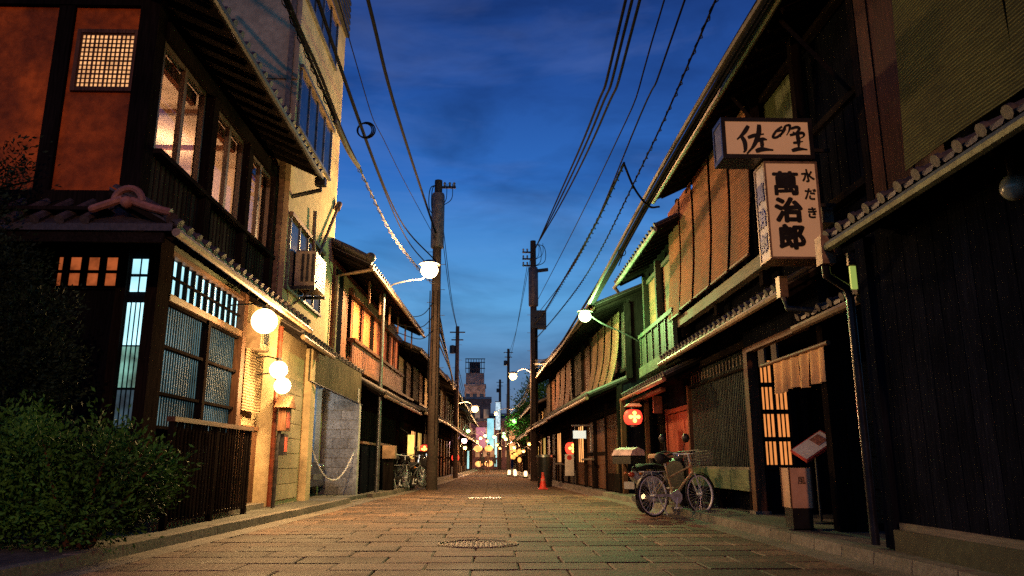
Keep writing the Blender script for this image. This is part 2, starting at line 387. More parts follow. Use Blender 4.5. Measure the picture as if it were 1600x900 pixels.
# pavement slabs and kerb stones
for s, tab in ((-1, KL), (1, KR)):
    mb = MB()
    for a, b in zip(ys, ys[1:]):
        mb.hexa([(s * (edge(tab, a) + .16), a, -.02), (s * 9, a, -.02), (s * 9, b, -.02), (s * (edge(tab, b) + .16), b, -.02),
                 (s * (edge(tab, a) + .16), a, .112), (s * 9, a, .13), (s * 9, b, .13), (s * (edge(tab, b) + .16), b, .112)])
    pv = mb.build('pavement', PAV, kind='structure')
    y = 4.0; rest = MB()
    while y < 90:
        ln = .6 if s > 0 else .75
        x0, x1 = s * edge(tab, y), s * edge(tab, y + ln)
        if s < 0 and 17.0 < y < 19.4: h = .035
        else: h = .12
        q = MB() if y < 30 else rest
        dz = random.uniform(-.004, .004)
        q.hexa([(x0, y + .006, -.01), (x0 + s * .15, y + .006, -.01), (x1 + s * .15, y + ln - .006, -.01), (x1, y + ln - .006, -.01),
                (x0 + s * .018, y + .006, h + dz), (x0 + s * .15, y + .006, h + dz), (x1 + s * .15, y + ln - .006, h + dz), (x1 + s * .018, y + ln - .006, h + dz)])
        if y < 30: q.build('kerb_stone', KRB, pv)
        y += ln
    rest.build('kerb_stone', KRB, pv, kind='stuff')
# slab joints of the pavement near the houses
# manhole cover with raised grid, drain bar
t = thing('manhole_cover', 'round cast iron manhole cover with raised grid set in the stone paving', 'manhole cover', (-.14, 8.75, .0))
MTB = M('worn_iron', (.20, .13, .075), .6, None, metal=.15, bump=.3, scale=30, rnd=.1)
mb = MB(); mb.lathe([(.001, .0), (.40, .0), (.40, .018), (.001, .018)], (-.14, 8.75, .001), 32); mb.build('cover_plate', MTB, t)
mb = MB(); mb.torus((-.14, 8.75, .022), .375, .012, 'z', 40, 6); mb.torus((-.14, 8.75, .018), .435, .016, 'z', 40, 6); mb.build('cover_ring', MTB, t, smooth=True)
mb = MB()
for i in range(-6, 7):
    for j in range(-6, 7):
        x, y = i * .054, j * .054
        if x * x + y * y < .34 ** 2: mb.bbox(-.14 + x - .017, -.14 + x + .017, 8.75 + y - .017, 8.75 + y + .017, .018, .027, .004)
mb.build('stud', MTB, t, kind='stuff')
mb = MB(); mb.box(-.70, .42, 8.27, 9.23, .0, .012); mb.build('manhole_bed', CON, road)
t = thing('drain_cover', 'long pale metal drain cover lying across the middle of the road', 'drain cover', (-.15, 19.5, .02))
mb = MB(); mb.box(-.55, .25, 19.3, 19.75, .014, .032); mb.build('cover_plate', M('bright_steel', (.6, .5, .33), .35, None, metal=.6, bump=.2, scale=20), t)
mb = MB()
for i in range(9): mb.box(-.52 + i * .085, -.48 + i * .085, 19.34, 19.71, .032, .037)
mb.build('grating', MTG, t)

# ------------------------------------------------------------------ roofs with tile courses
def tile_mesh(ln, r=.062):
    """a half-round cover tile course of length ln running toward -Y(local), with its round end"""
    mb = MB(); n = 6
    v = []
    for y in (0, ln):
        for k in range(n + 1):
            t = math.pi * k / n; v.append((r * math.cos(t), y, r * .9 * math.sin(t)))
    f = [(k, k + 1, n + 2 + k, n + 1 + k) for k in range(n)]
    mb.add(v, f)
    mb.cyl((0, -.022, .010), (0, .02, .010), r * 1.0, r * 1.0, 10)
    me = mb.mesh('tile', smooth=True); me.materials.append(TIL); return me
TM = {}
def pent_roof(parent, s, y0, y1, xe, ze, xw, zw, gut=True, step=.27, th=.07, tiles=True, rafters=True, gmat=None, fn=None, name='roof', r=.062, soffit=None):
    """sloping roof strip along the street from eave (xe, ze) up to (xw, zw); xe, xw are distances from the middle"""
    F = fn or (lambda p: p)
    mb = MB(fn)
    mb.hexa([(s * xe, y0, ze - th), (s * xw, y0, zw - th), (s * xw, y1, zw - th), (s * xe, y1, ze - th), (s * xe, y0, ze), (s * xw, y0, zw), (s * xw, y1, zw), (s * xe, y1, ze)])
    rf = mb.build(name, soffit or WDh, parent)
    ln = math.hypot(xw - xe, zw - ze); a = math.atan2(zw - ze, xw - xe)
    key = round(ln, 2), r
    if key not in TM: TM[key] = tile_mesh(ln, r)
    if tiles:
        n = int((y1 - y0) / step); flat = MB(fn)
        for i in range(n + 1):
            y = y0 + .06 + i * (y1 - y0 - .12) / max(1, n)
            p = F((s * (xe - .03), y, ze + .03))
            shared('tile', TM[key], rf, p, (a if True else 0, 0, -R(90) if s > 0 else R(90)), (1, 1, 1))
            if i < n:   # pan tile lip hanging between the rounds
                yy = y + (y1 - y0 - .12) / max(1, n) / 2; w = (y1 - y0) / n * .33
                flat.prism([(yy - w, ze + .03), (yy - w * .6, ze - .012), (yy + w * .6, ze - .012), (yy + w, ze + .03)], 'x', s * (xe - .035), s * (xe + .02))
        flat.build('pan_tile', TIL, rf, kind='stuff')
        mb = MB(fn); mb.hexa([(s * (xe), y0, ze + .001), (s * xw, y0, zw + .001), (s * xw, y1, zw + .001), (s * xe, y1, ze + .001), (s * xe, y0, ze + .028), (s * xw, y0, zw + .028), (s * xw, y1, zw + .028), (s * xe, y1, ze + .028)])
        mb.build('tile_bed', TIL, rf)
    if rafters:
        y = y0 + .15
        while y < y1 - .05:
            q = MB(fn); 
            q.bar((s * (xe + .05), y, ze - th - .03), (s * (xw - .02), y, zw - th - .03), .045, .06)
            q.build('rafter', WDh, rf); y += .45
    if gut:
        mb = MB(fn); mb.tube([(s * (xe - .06), y0 - .05, ze - .085), (s * (xe - .06), y1 + .05, ze - .1)], .048, 8)
        mb.build('gutter', gmat or COP, rf, smooth=True)
    return rf

def slat_row(parent, mat, axis, a0, a1, n, w, c, th, z0, z1, name='slat'):
    """n upright slats spread from a0 to a1; axis y: along the street at x=c; axis x: facing the camera at y=c"""
    for i in range(n):
        a = a0 + (a1 - a0) * (i + .5) / n
        if axis == 'y': piece(name, mat, parent, c - th / 2, c + th / 2, a - w / 2, a + w / 2, z0, z1)
        else: piece(name, mat, parent, a - w / 2, a + w / 2, c - th / 2, c + th / 2, z0, z1)

# ------------------------------------------------------------------ LEFT 1: near corner townhouse
def left_corner_house():
    H = thing('corner_townhouse', 'two storey wooden corner townhouse with ochre plaster side wall and lit upstairs windows', 'house', (-4.2, 8.7, .12))
    # ground floor shell
    mb = MB(); mb.box(-9.5, -4.24, 9.34, 9.44, .1, 3.9); mb.build('wall', WN, H)
    x = -9.4
    while x < -5.6:     # boards on the side wall
        piece('board', WN, H, x, x + .2, 9.30, 9.34, .12, 3.0); x += .225
    for a in (-5.5, -4.62): piece('post', WD, H, a - .06, a + .06, 9.26, 9.34, .1, 3.7)
    piece('post', WD, H, -4.30, -4.16, 9.24, 9.62, .1, 3.9)
    # side window with eight dim orange panes
    w = thing_part('window', H, (-5.1, 9.3, 3.2))
    for i in range(4):
        for j in range(2): piece('pane', E_OR, w, -5.52 + i * .225, -5.37 + i * .225, 9.315, 9.325, 3.05 + j * .2, 3.21 + j * .2)
    for i in range(5): piece('muntin', WD, w, -5.60 + i * .225, -5.52 + i * .225, 9.28, 9.32, 3.0, 3.47)
    for j in range(3): piece('muntin', WD, w, -5.6, -4.62, 9.29, 9.318, 3.0 + j * .205, 3.035 + j * .2)
    # corner slit window facing the garden
    w = thing_part('window', H, (-4.35, 9.3, 3.1))
    for i in range(2):
        for j in range(2): piece('pane', E_CY, w, -4.52 + i * .115, -4.43 + i * .115, 9.30, 9.31, 2.97 + j * .23, 3.16 + j * .23)
    w = thing_part('window', H, (-4.35, 9.3, 1.8))
    for i in range(4):
        piece('pane', E_CY, w, -4.53 + i * .057, -4.495 + i * .057, 9.30, 9.31, 2.3, 2.83)
        piece('pane', EM('slit_glow_low', (.25, .6, .5), .5, .8, 5), w, -4.53 + i * .057, -4.495 + i * .057, 9.30, 9.31, 1.78, 2.28)
        piece('pane', EM('slit_glow_dim', (.06, .12, .16), .4, .6, 5), w, -4.53 + i * .057, -4.495 + i * .057, 9.30, 9.31, 1.3, 1.75)
    # front, ground floor
    mb = MB(); mb.box(-4.6, -4.34, 9.62, 12.6, .1, 3.9); mb.build('wall', WD, H)
    piece('header_board', M('board_greenish', (.10, .12, .07), .6, 'y', scale=5), H, -4.33, -4.24, 9.66, 12.5, 3.58, 3.88)
    piece('rail', WBh, H, -4.3, -4.16, 9.62, 12.6, 3.53, 3.59)
    piece('rail', WBh, H, -4.3, -4.15, 9.62, 12.6, 2.93, 3.02)
    tr = thing_part('transom_window', H, (-4.25, 9.75, 3.0))
    for i in range(11):
        y = 9.74 + i * .25
        for j in range(2): piece('pane', E_CY, tr, -4.265, -4.255, y + .02, y + .225, 3.04 + j * .25, 3.265 + j * .25)
        piece('muntin', WD, tr, -4.25, -4.20, y - .018, y + .016, 3.02, 3.53)
    piece('muntin', WD, tr, -4.25, -4.205, 9.7, 12.5, 3.266, 3.29)
    LS = M('slat_greygreen', (.022, .030, .032), .8, 'z', var=.15, bump=0, scale=5, spec=0)
    lw = thing_part('lattice_window', H, (-4.25, 9.75, 1.3))
    for (a, b) in ((9.72, 11.08), (11.16, 12.5)):
        for (c, d) in ((1.35, 1.72), (1.78, 2.32), (2.38, 2.9)): piece('pane', E_CYD, lw, -4.275, -4.265, a, b, c, d)
    for zc in (1.33, 1.75, 2.35, 2.91): piece('rail', WD, lw, -4.27, -4.20, 9.66, 12.5, zc - .02, zc + .02)
    piece('stile', WD, lw, -4.27, -4.17, 11.07, 11.17, 1.3, 2.93)
    slat_row(lw, LS, 'y', 9.7, 11.06, 17, .028, -4.252, .010, 1.32, 2.92)
    slat_row(lw, LS, 'y', 11.18, 12.48, 17, .026, -4.252, .010, 1.32, 2.92)
    slat_row(H, WN, 'y', 9.64, 12.5, 14, .19, -4.32, .03, .12, 1.3, 'board')
    piece('post', WB, H, -4.34, -4.14, 12.5, 12.68, .12, 3.7)
    piece('sill_stone', KRB, H, -4.5, -4.0, 9.3, 13.9, .11, .2)
    # entrance bay 12.7 - 13.9
    mb = MB(); mb.box(-4.6, -4.34, 12.68, 14.2, .1, 3.9); mb.build('wall', PLC, H, label='cream plaster entrance bay')
    piece('door', WB, H, -4.34, -4.28, 12.8, 13.2, .2, 2.5)
    piece('wainscot', WB, H, -4.34, -4.27, 13.25, 14.1, .2, 1.45)
    piece('rail', WBh, H, -4.34, -4.24, 13.2, 14.1, 1.45, 1.52)
    # upper floor side wall: plaster panels between dark posts
    mb = MB(); mb.box(-9.5, -4.28, 8.66, 8.78, 3.9, 7.4); mb.build('wall', PLO, H, label='ochre plaster upper side wall')
    piece('post', WD, H, -4.44, -4.2, 8.58, 8.82, 3.6, 6.9)
    piece('post', WD, H, -5.46, -5.27, 8.60, 8.66, 3.8, 6.6)
    piece('beam', WD, H, -9.5, -4.44, 8.58, 8.66, 6.5, 6.8)
    piece('beam', WD, H, -9.5, -4.44, 8.56, 8.66, 3.75, 4.03)
    sw = thing_part('lattice_window', H, (-4.8, 8.62, 5.4))
    piece('pane', E_WM, sw, -5.14, -4.5, 8.645, 8.655, 5.40, 6.12)
    for i in range(13): piece('muntin', WB, sw, -5.15 + i * .0545 - .006, -5.15 + i * .0545 + .006 + (.006 if i % 3 == 0 else 0), 8.625, 8.645, 5.39, 6.13)
    for j in range(13): piece('muntin', WB, sw, -5.15, -4.49, 8.632, 8.644, 5.395 + j * .06 - .006, 5.395 + j * .06 + .006 + (.006 if j % 3 == 0 else 0))
    for a in ((-5.2, -5.15, 5.34, 6.18), (-4.49, -4.44, 5.34, 6.18)): piece('frame', WB, sw, a[0], a[1], 8.61, 8.66, a[2], a[3])
    for z in (5.34, 6.13): piece('frame', WB, sw, -5.15, -4.49, 8.61, 8.66, z, z + .05)
    # upper floor street front
    piece('beam', WD, H, -4.36, -4.16, 8.82, 13.95, 6.18, 6.42)
    piece('sill', WDh, H, -4.32, -4.10, 8.82, 13.85, 4.62, 4.68)
    mb = MB(); mb.box(-4.36, -4.26, 8.8, 13.85, 3.7, 4.62); mb.build('wall', WD, H)
    slat_row(H, M('board_grey_dark', (.04, .036, .03), .7, 'z', scale=5, spec=0), 'y', 8.85, 13.8, 34, .09, -4.245, .03, 3.86, 4.6, 'board')
    bays = ((8.86, 10.3), (10.72, 12.02), (12.36, 13.66))
    for a, b in ((10.3, 10.72), (12.02, 12.36), (13.66, 13.86)):
        piece('post', WD, H, -4.34, -4.13, (a + b) / 2 - .1, (a + b) / 2 + .1, 3.8, 6.2)
        piece('wall_panel', WD, H, -4.33, -4.27, a, b, 4.68, 6.18)
    FR = M('window_frame_wood', (.10, .06, .035), .5, 'z', scale=6)
    for a, b in bays:
        wv = thing_part('window', H, (-4.25, a, 4.68)); m = (a + b) / 2
        for c, d in ((a, m), (m, b)):
            piece('pane', GLS, wv, -4.262, -4.258, c + .04, d - .04, 4.74, 6.12)
            piece('frame', FR, wv, -4.29, -4.22, c, c + .045, 4.68, 6.18); piece('frame', FR, wv, -4.29, -4.22, d - .045, d, 4.68, 6.18)
            piece('frame', FR, wv, -4.285, -4.225, c + .045, d - .045, 4.68, 4.74); piece('frame', FR, wv, -4.285, -4.225, c + .045, d - .045, 6.12, 6.18)
    # the lit room behind those windows
    ROOM = M('room_plaster', (.75, .6, .42), .9, None, var=.08, bump=.1, scale=4)
    mb = MB(); mb.box(-7.6, -7.5, 8.8, 13.8, 4.2, 6.35); mb.box(-7.5, -4.4, 8.8, 13.8, 4.2, 4.3); mb.box(-7.5, -4.4, 13.7, 13.8, 4.3, 6.35)
    mb.box(-7.5, -4.4, 8.80, 8.86, 4.3, 6.35); mb.build('room_wall', ROOM, H)
    mb = MB(); mb.box(-7.5, -4.4, 8.8, 13.8, 6.35, 6.4); mb.build('ceiling', ROOM, H)
    for y in (9.8, 11.2, 12.6): piece('ceiling_beam', WB, H, -7.5, -4.42, y - .04, y + .04, 6.28, 6.35)
    for y in (9.35, 10.9, 12.4): piece('screen', M('paper_screen', (.7, .62, .55), .9, None, bump=0), H, -5.6, -5.57, y, y + .85, 4.3, 5.55)
    for a, b in bays: piece('rolled_blind', reed_mat('reed_roll', (.35, .12, .06), 120), H, -4.42, -4.34, a + .03, b - .05, 5.96, 6.13)
    for y in (10.0, 12.4):
        q = MB(); q.lathe([(.02, 0), (.18, -.03), (.2, -.1), (.02, -.11)], (-6.0, y, 6.2), 12); q.build('ceiling_lamp', EM('ceiling_lamp_glow', (1, .75, .45), 4), H)
        light(H, (-5.9, y, 5.9), 115, (1, .50, .26), .2)
    # roofs
    pent_roof(H, -1, 7.75, 14.1, 3.42, 6.42, 6.6, 7.85, gmat=MTD)
    mb = MB(); mb.hexa([(-6.6, 7.75, 7.78), (-9.8, 7.75, 6.4), (-9.8, 14.1, 6.4), (-6.6, 14.1, 7.78), (-6.6, 7.75, 7.88), (-9.8, 7.75, 6.5), (-9.8, 14.1, 6.5), (-6.6, 14.1, 7.88)]); mb.build('roof', TIL, H)
    mb = MB(); mb.tube([(-3.4, 14.12, 6.3), (-3.4, 14.16, 6.12), (-3.9, 14.16, 6.0), (-4.1, 14.12, 5.9), (-4.12, 14.1, 3.7)], .045, 8); mb.build('downpipe', MTD, H, smooth=True)
    mb = MB(); mb.box(-3.5, -3.3, 14.06, 14.22, 6.2, 6.36); mb.build('rain_head', MTD, H)
    pent_roof(H, -1, 8.0, 14.15, 3.5, 3.42, 4.24, 3.84, gmat=COP)
    mb = MB(); mb.hexa([(-3.5, 7.98, 3.36), (-9.5, 7.98, 3.36), (-9.5, 8.6, 3.78), (-4.24, 8.6, 3.78), (-3.5, 7.98, 3.44), (-9.5, 7.98, 3.44), (-9.5, 8.6, 3.86), (-4.24, 8.6, 3.86)]); sr = mb.build('side_roof', TIL, H)
    x = -9.3
    while x < -4.3:
        q = MB(); q.cyl((x, 7.95, 3.47), (x, 8.6, 3.89), .055, .055, 8); q.build('tile', TIL, sr, smooth=True); x += .27
    piece('fascia', WDh, H, -9.5, -3.6, 8.02, 8.06, 3.24, 3.35)
    piece('soffit_board', WD, H, -9.5, -4.3, 8.06, 9.3, 3.62, 3.66)
    # hip ridge with its ornamental end tile
    TR = M('ridge_tile_clay', (.36, .16, .11), .55, None, var=.2, bump=.3, scale=20)
    mb = MB(); mb.tube([(-3.52, 8.0, 3.5), (-4.22, 8.62, 3.95)], .07, 8); mb.build('ridge_tile', TIL, H, smooth=True)
    og = thing_part('ridge_end_tile', H, (-4.0, 8.0, 3.7))
    mb = MB(); mb.torus((-4.02, 8.0, 3.70), .15, .04, 'y', 14, 8, math.pi, 0); mb.build('arch', TR, og, smooth=True)
    mb = MB(); mb.tube(spline([(-4.07, 7.98, 3.72), (-4.2, 7.96, 3.66), (-4.40, 7.95, 3.58)]), [.045] * 16 + [.03], 8); mb.tube(spline([(-3.97, 7.98, 3.70), (-3.75, 7.97, 3.62), (-3.52, 7.96, 3.56)]), .045, 8)
    mb.ball((-4.02, 7.98, 3.68), .07, 12); mb.build('scroll', TR, og, smooth=True)
    return H
def thing_part(name, parent, loc):
    o = bpy.data.objects.new(name, None); COL.objects.link(o); o.parent = parent; o.location = Vector(loc) - wloc(parent); o.empty_display_size = .1; return o
left_corner_house()

# low lattice fence in front of the corner house
F = thing('lattice_fence', 'low dark slatted fence with brown top rail in front of the corner house', 'fence', (-3.87, 9.4, .12))
mb = MB(); mb.box(-3.93, -3.82, 9.35, 12.45, 1.38, 1.44); mb.build('top_rail', WBh, F)
for z in (.62, .25): piece('rail', WD, F, -3.9, -3.86, 9.4, 12.4, z, z + .04)
for y in (9.42, 10.9, 12.38): piece('post', WD, F, -3.91, -3.84, y - .04, y + .04, .1, 1.38)
slat_row(F, WD, 'y', 9.5, 12.3, 24, .055, -3.855, .018, .2, 1.38)

# straw door curtain beside the globes
mb = MB(); mb.sheet([[(-4.18 + .02 * math.sin(i * 1.4), 12.85 + i * .09, z) for i in range(12)] for z in (1.75, 2.1, 2.5, 2.8)], .008)
mb.build('door_curtain', REW, label='pale straw curtain hanging at the entrance behind the round globe lamps', cat='curtain')

def globe(x, y, z, r, lab, watts, col=(1, .59, .23)):
    t = thing('globe_lamp', lab, 'lamp', (x, y, z), 'round globe lamps at the left entrance')
    q = MB(); q.ball((x, y, z), r, 20, 1, 12); gl = q.build('globe', E_AMB, t, smooth=True)
    q = MB(); q.cyl((x, y, z + r * .9), (x, y, z + r + .06), .05, .04, 10); q.tube([(x, y, z + r + .03), (x - .2, y, z + r + .08), (-4.2, y, z + r + .05)], .014, 6); q.build('bracket', MTD, t)
    gl.visible_shadow = True
    light(t, (x + r + .1, y - .05, z - .05), watts, col, .12)
    return t
globe(-3.62, 11.9, 3.08, .2, 'largest round globe lamp glowing warm white under the entrance eave', 340)
globe(-3.75, 13.35, 2.48, .155, 'upper of the two touching globe lamps beside the plaster pillar', 260)
globe(-3.72, 13.55, 2.22, .145, 'lower of the two touching globe lamps beside the plaster pillar', 190)

t = thing('meter_box', 'brown metal meter box fixed above the entrance behind the globe lamps', 'meter box', (-4.2, 13.2, 2.8))
mb = MB(); mb.box(-4.30, -3.98, 12.95, 13.5, 2.8, 3.25); mb.build('case', M('meter_case', (.3, .2, .12), .5), t)
mb = MB(); mb.box(-4.0, -3.965, 13.05, 13.4, 2.86, 3.18); mb.build('door', M('meter_door', (.36, .27, .17), .5), t)
mb = MB()
for k in range(3): mb.box(-3.965, -3.955, 13.09 + k * .1, 13.15 + k * .1, 2.9, 3.14)
mb.build('vent', MTD, t)

# ------------------------------------------------------------------ LEFT 2: cream rendered building
def cream_building():
    H = thing('rendered_building', 'tall cream rendered building with strip windows rising behind the corner house', 'building', (-3.95, 13.95, 0))
    mb = MB(); mb.box(-10, -3.95, 13.97, 18.2, 3.55, 13.2); mb.build('wall', PLC, H)
    piece('band', M('plaster_band', (.5, .34, .18), .8), H, -10, -3.93, 13.93, 13.96, 8.4, 8.48)
    piece('downpipe', COP, H, -4.15, -4.05, 13.88, 13.96, 4.0, 13.0)
    # strip windows
    for (a, b, z0, z1, n) in ((14.15, 17.1, 7.5, 8.72, 4), (14.1, 16.9, 4.15, 5.55, 4), (14.15, 17.1, 10.4, 11.6, 4)):
        w = thing_part('window', H, (-3.94, a, z0)); k = (b - a) / n
        for i in range(n):
            piece('pane', GLD, w, -3.935, -3.925, a + i * k + .03, a + (i + 1) * k - .03, z0 + .04, z1 - .04)
            piece('frame', MTG, w, -3.94, -3.90, a + i * k - .02, a + i * k + .02, z0, z1)
        piece('frame', MTG, w, -3.94, -3.90, b - .02, b + .02, z0, z1)
        piece('frame', MTG, w, -3.94, -3.88, a - .05, b + .05, z0 - .05, z0); piece('frame', COP, w, -3.94, -3.86, a - .08, b + .08, z1, z1 + .08)
    # roof terrace screen of dark louvres
    for i in range(7): piece('louvre', MTD, H, -3.94, -3.84, 14.0, 18.2, 11.9 + i * .19, 12.0 + i * .19)
    piece('parapet', CON, H, -10, -3.8, 13.9, 18.3, 13.2, 13.4)
    # ground storey wall of big pale tiles and corner pillar
    mb = MB(); mb.box(-9, -4.03, 14.2, 16.4, .1, 3.55); mb.build('wall', PLC, H)
    TL = M('wall_tile_cream', (.52, .42, .26), .6, None, var=.12, bump=.3, scale=10, rnd=.12)
    for i in range(3):
        for j in range(8):
            y = 14.3 + i * .62; z = .2 + j * .29
            piece('wall_tile', TL, H, -4.03, -4.0, y + .008, y + .612, z + .006, z + .284)
    mb = MB(); mb.box(-4.25, -3.88, 16.4, 16.8, .1, 3.3); mb.build('pillar', PLC, H)
    mb = MB(); mb.tube([(-4.0, 14.22, .12), (-4.0, 14.22, 3.4)], .05, 8); mb.build('downpipe', M('red_pipe', (.3, .07, .03), .5), H, smooth=True)
    # slanting rain pipe
    mb = MB(); mb.tube(spline([(-3.86, 15.7, 6.2), (-3.86, 15.75, 5.5), (-3.86, 15.95, 5.28), (-3.86, 16.3, 5.42), (-3.86, 17.3, 6.4), (-3.86, 18.0, 7.1)], 6), .04, 8); mb.cyl((-3.86, 17.9, 7.0), (-3.86, 18.12, 7.22), .075, .075, 10)
    mb.build('rain_pipe', COP, H, smooth=True)
    # little tiled canopy over the pillar side
    pent_roof(H, -1, 14.2, 16.9, 3.62, 3.28, 4.0, 3.5, gmat=COP, step=.25)
    return H
cream_building()
t = thing('air_conditioner', 'air conditioning unit hung below the window of the cream building', 'air conditioner', (-3.9, 14.6, 4.2))
mb = MB(); mb.bbox(-3.9, -3.5, 14.55, 15.45, 4.28, 5.0, .02); mb.build('case', M('unit_case', (.38, .30, .22), .5), t)
mb = MB()
for k in range(3): mb.box(-3.78 + k * .1, -3.73 + k * .1, 14.535, 14.55, 4.36, 4.92)
for k in range(10): mb.box(-3.5, -3.49, 14.62, 15.38, 4.34 + k * .06, 4.37 + k * .06)
mb.build('vent', MTD, t)
mb = MB(); mb.box(-3.92, -3.48, 14.5, 14.56, 4.2, 4.26); mb.box(-3.92, -3.48, 15.44, 15.5, 4.2, 4.26); mb.bar((-3.9, 14.53, 3.9), (-3.5, 14.53, 4.2), .03); mb.build('bracket', MTD, t)

# mail post with little roof
t = thing('notice_post', 'narrow wooden notice post with little gabled roof beside the cream pillar', 'sign post', (-3.8, 14.05, .12))
mb = MB(); mb.tube([(-3.84, 13.9, .12), (-3.83, 13.9, 1.2), (-3.78, 13.95, 2.0)], .035, 6); mb.build('post', MTD, t)
mb = MB(); mb.box(-3.84, -3.70, 13.85, 14.2, 1.45, 1.88); mb.build('board', WB, t)
mb = MB(); mb.prism([(13.76, 1.86), (14.3, 1.86), (14.03, 2.08)], 'x', -3.9, -3.64); mb.build('roof', WBh, t)
mb = MB(); mb.box(-3.82, -3.72, 13.92, 14.15, 1.02, 1.4); mb.build('plaque', PNT_K, t)
mb = MB(); mb.box(-3.70, -3.69, 13.92, 14.1, 1.5, 1.78); mb.build('poster', M('poster_red', (.45, .08, .05), .6), t)
mb = MB(); mb.box(-3.72, -3.71, 13.96, 14.1, 1.08, 1.34); mb.build('poster', M('poster_red', (.45, .08, .05), .6), t)

# ------------------------------------------------------------------ LEFT 3: garage
def garage():
    H = thing('garage', 'open garage with tin fascia and grey concrete block side wall', 'garage', (-3.9, 16.8, 0))
    mb = MB(); mb.box(-9.5, -9.4, 16.6, 20.6, .0, 3.2); mb.box(-9.4, -4.3, 16.8, 16.9, .0, 3.2); mb.build('wall', CON, H)
    mb = MB(); mb.box(-9.4, -3.9, 16.9, 20.6, 2.75, 2.85); mb.build('ceiling', CON, H)
    mb = MB(); mb.hexa([(-9.4, 16.9, 0), (-3.3, 16.9, 0), (-3.3, 19.5, 0), (-9.4, 19.5, 0), (-9.4, 16.9, .15), (-3.3, 16.9, .05), (-3.3, 19.5, .05), (-9.4, 19.5, .15)])
    mb.build('ramp', M('ramp_concrete', (.4, .38, .34), .7, None, var=.2, bump=.4, scale=12), H)
    mb = MB(); mb.box(-9.4, -3.42, 19.56, 19.7, .0, 2.75); mb.build('wall', BLK, H)
    for j in range(10):
        x = -3.42; k = 0
        while x > -4.2:
            wd = .4 if (k or j % 2 == 0) else .2
            piece('block', BLK, H, x - wd + .008, x, 19.53, 19.56, .06 + j * .235 + .006, .06 + (j + 1) * .235 - .006); x -= wd; k += 1
    piece('end_post', M('painted_post', (.4, .42, .42), .6), H, -3.45, -3.36, 19.45, 19.72, .0, 2.35)
    piece('pillar', PLC, H, -4.42, -4.30, 19.36, 19.52, .1, 2.7)
    piece('door_panel', M('panel_greyblue', (.38, .42, .45), .5), H, -5.6, -4.42, 19.42, 19.5, .1, 2.7)
    # corrugated fascia, one rib at a time in one sheet
    mb = MB(); n = 90
    rows = []
    for zt in (0, 1):
        r = []
        for i in range(n + 1):
            u = i / n; y = 16.3 + 3.5 * u; z0, z1 = 2.6 - .25 * u, 3.42 - .28 * u
            r.append((-3.93 + .53 * u - .012 * (i % 2), y, z1 if zt else z0))
        rows.append(r)
    mb.sheet(rows, .01, (-1, 0, 0)); mb.build('fascia', TIN, H)
    mb = MB(); mb.tube([(-3.88, 16.3, 2.58), (-3.35, 19.8, 2.33)], .022, 6); mb.build('batten', MTD, H)
    pent_roof(H, -1, 16.35, 19.95, 3.98, 3.46, 4.5, 3.66, gmat=MTD, step=.25, gut=False, fn=lambda p: (p[0] + .15 * (p[1] - 16.35), p[1], p[2] - .08 * (p[1] - 16.35)))
    q = MB(); q.box(-6.0, -5.95, 17.4, 18.6, 2.66, 2.72); q.build('tube_lamp', EM('tube_lamp_glow', (.75, .9, 1), 5), H)
    light(H, (-5.4, 18.0, 2.45), 75, (.66, .84, 1), .25)
garage()
CH = thing('barrier_chain', 'sagging white chain across the garage opening', 'chain', (-3.5, 18.2, 1.0))
pts = []
for i in range(61):
    u = i / 60; pts.append(Vector((-3.95 + .52 * u, 16.85 + 2.65 * u, 1.35 - .12 * u - 1.0 * 4 * u * (1 - u) * .8)))
mb = MB()
for i in range(60):
    a, b = pts[i], pts[i + 1]; d = (b - a); c = (a + b) / 2; d.normalize(); sd = d.cross(Vector((0, 0, 1))).normalized(); up = sd.cross(d)
    if i % 2: sd = up
    loop = [c + d * .034 * math.cos(t) + sd * .017 * math.sin(t) for t in [k * math.pi / 4 for k in range(8)]]
    mb.tube(loop, .0065, 5, closed=True)
mb.build('chain_link', PNT_W, CH, smooth=True, kind='stuff')

def small_car():
    t = thing('parked_car', 'dark car parked inside the garage seen behind the chain', 'car', (-5.6, 18.3, .12))
    PC = M('car_paint_dark', (.02, .022, .028), .25, None, bump=0, spec=.7)
    x0 = -7.9; prof = [(0, .25), (0, .62), (.12, .78), (.5, .86), (1.0, 1.0), (1.6, 1.42), (2.9, 1.45), (3.5, 1.05), (3.8, .9), (3.85, .3)]
    mb = MB(); mb.prism([(-4.1 - u, z + .1) for u, z in prof], 'y', 17.55, 19.15); mb.build('body', PC, t, smooth=True)
    mb = MB(); mb.prism([(-4.1 - u, z + .1) for u, z in ((1.1, 1.02), (1.62, 1.38), (2.85, 1.4), (3.35, 1.06))], 'y', 17.54, 19.16); mb.build('side_window', GLD, t)
    mb = MB(); mb.hexa([(-5.07, 17.65, 1.12), (-5.11, 17.65, 1.12), (-5.11, 19.05, 1.12), (-5.07, 19.05, 1.12), (-5.65, 17.75, 1.5), (-5.69, 17.75, 1.5), (-5.69, 18.95, 1.5), (-5.65, 18.95, 1.5)]); mb.build('windscreen', GLD, t)
    for y in (17.6, 18.85):
        mb = MB(); mb.ball((-4.15, y + .12, .8), .1, 12, .7); mb.build('headlight', M('headlight_glass', (.5, .5, .5), .1, None, metal=.8, bump=0), t, smooth=True)
    for x in (-4.8, -7.15):
        for y in (17.6, 19.0):
            w = MB(); w.cyl((x, y - .1, .42), (x, y + .1, .42), .3, .3, 20); w.build('wheel', RUB, t, smooth=True)
    mb = MB(); mb.box(-4.11, -4.07, 17.9, 18.8, .5, .62); mb.build('grille', MTG, t)
small_car()

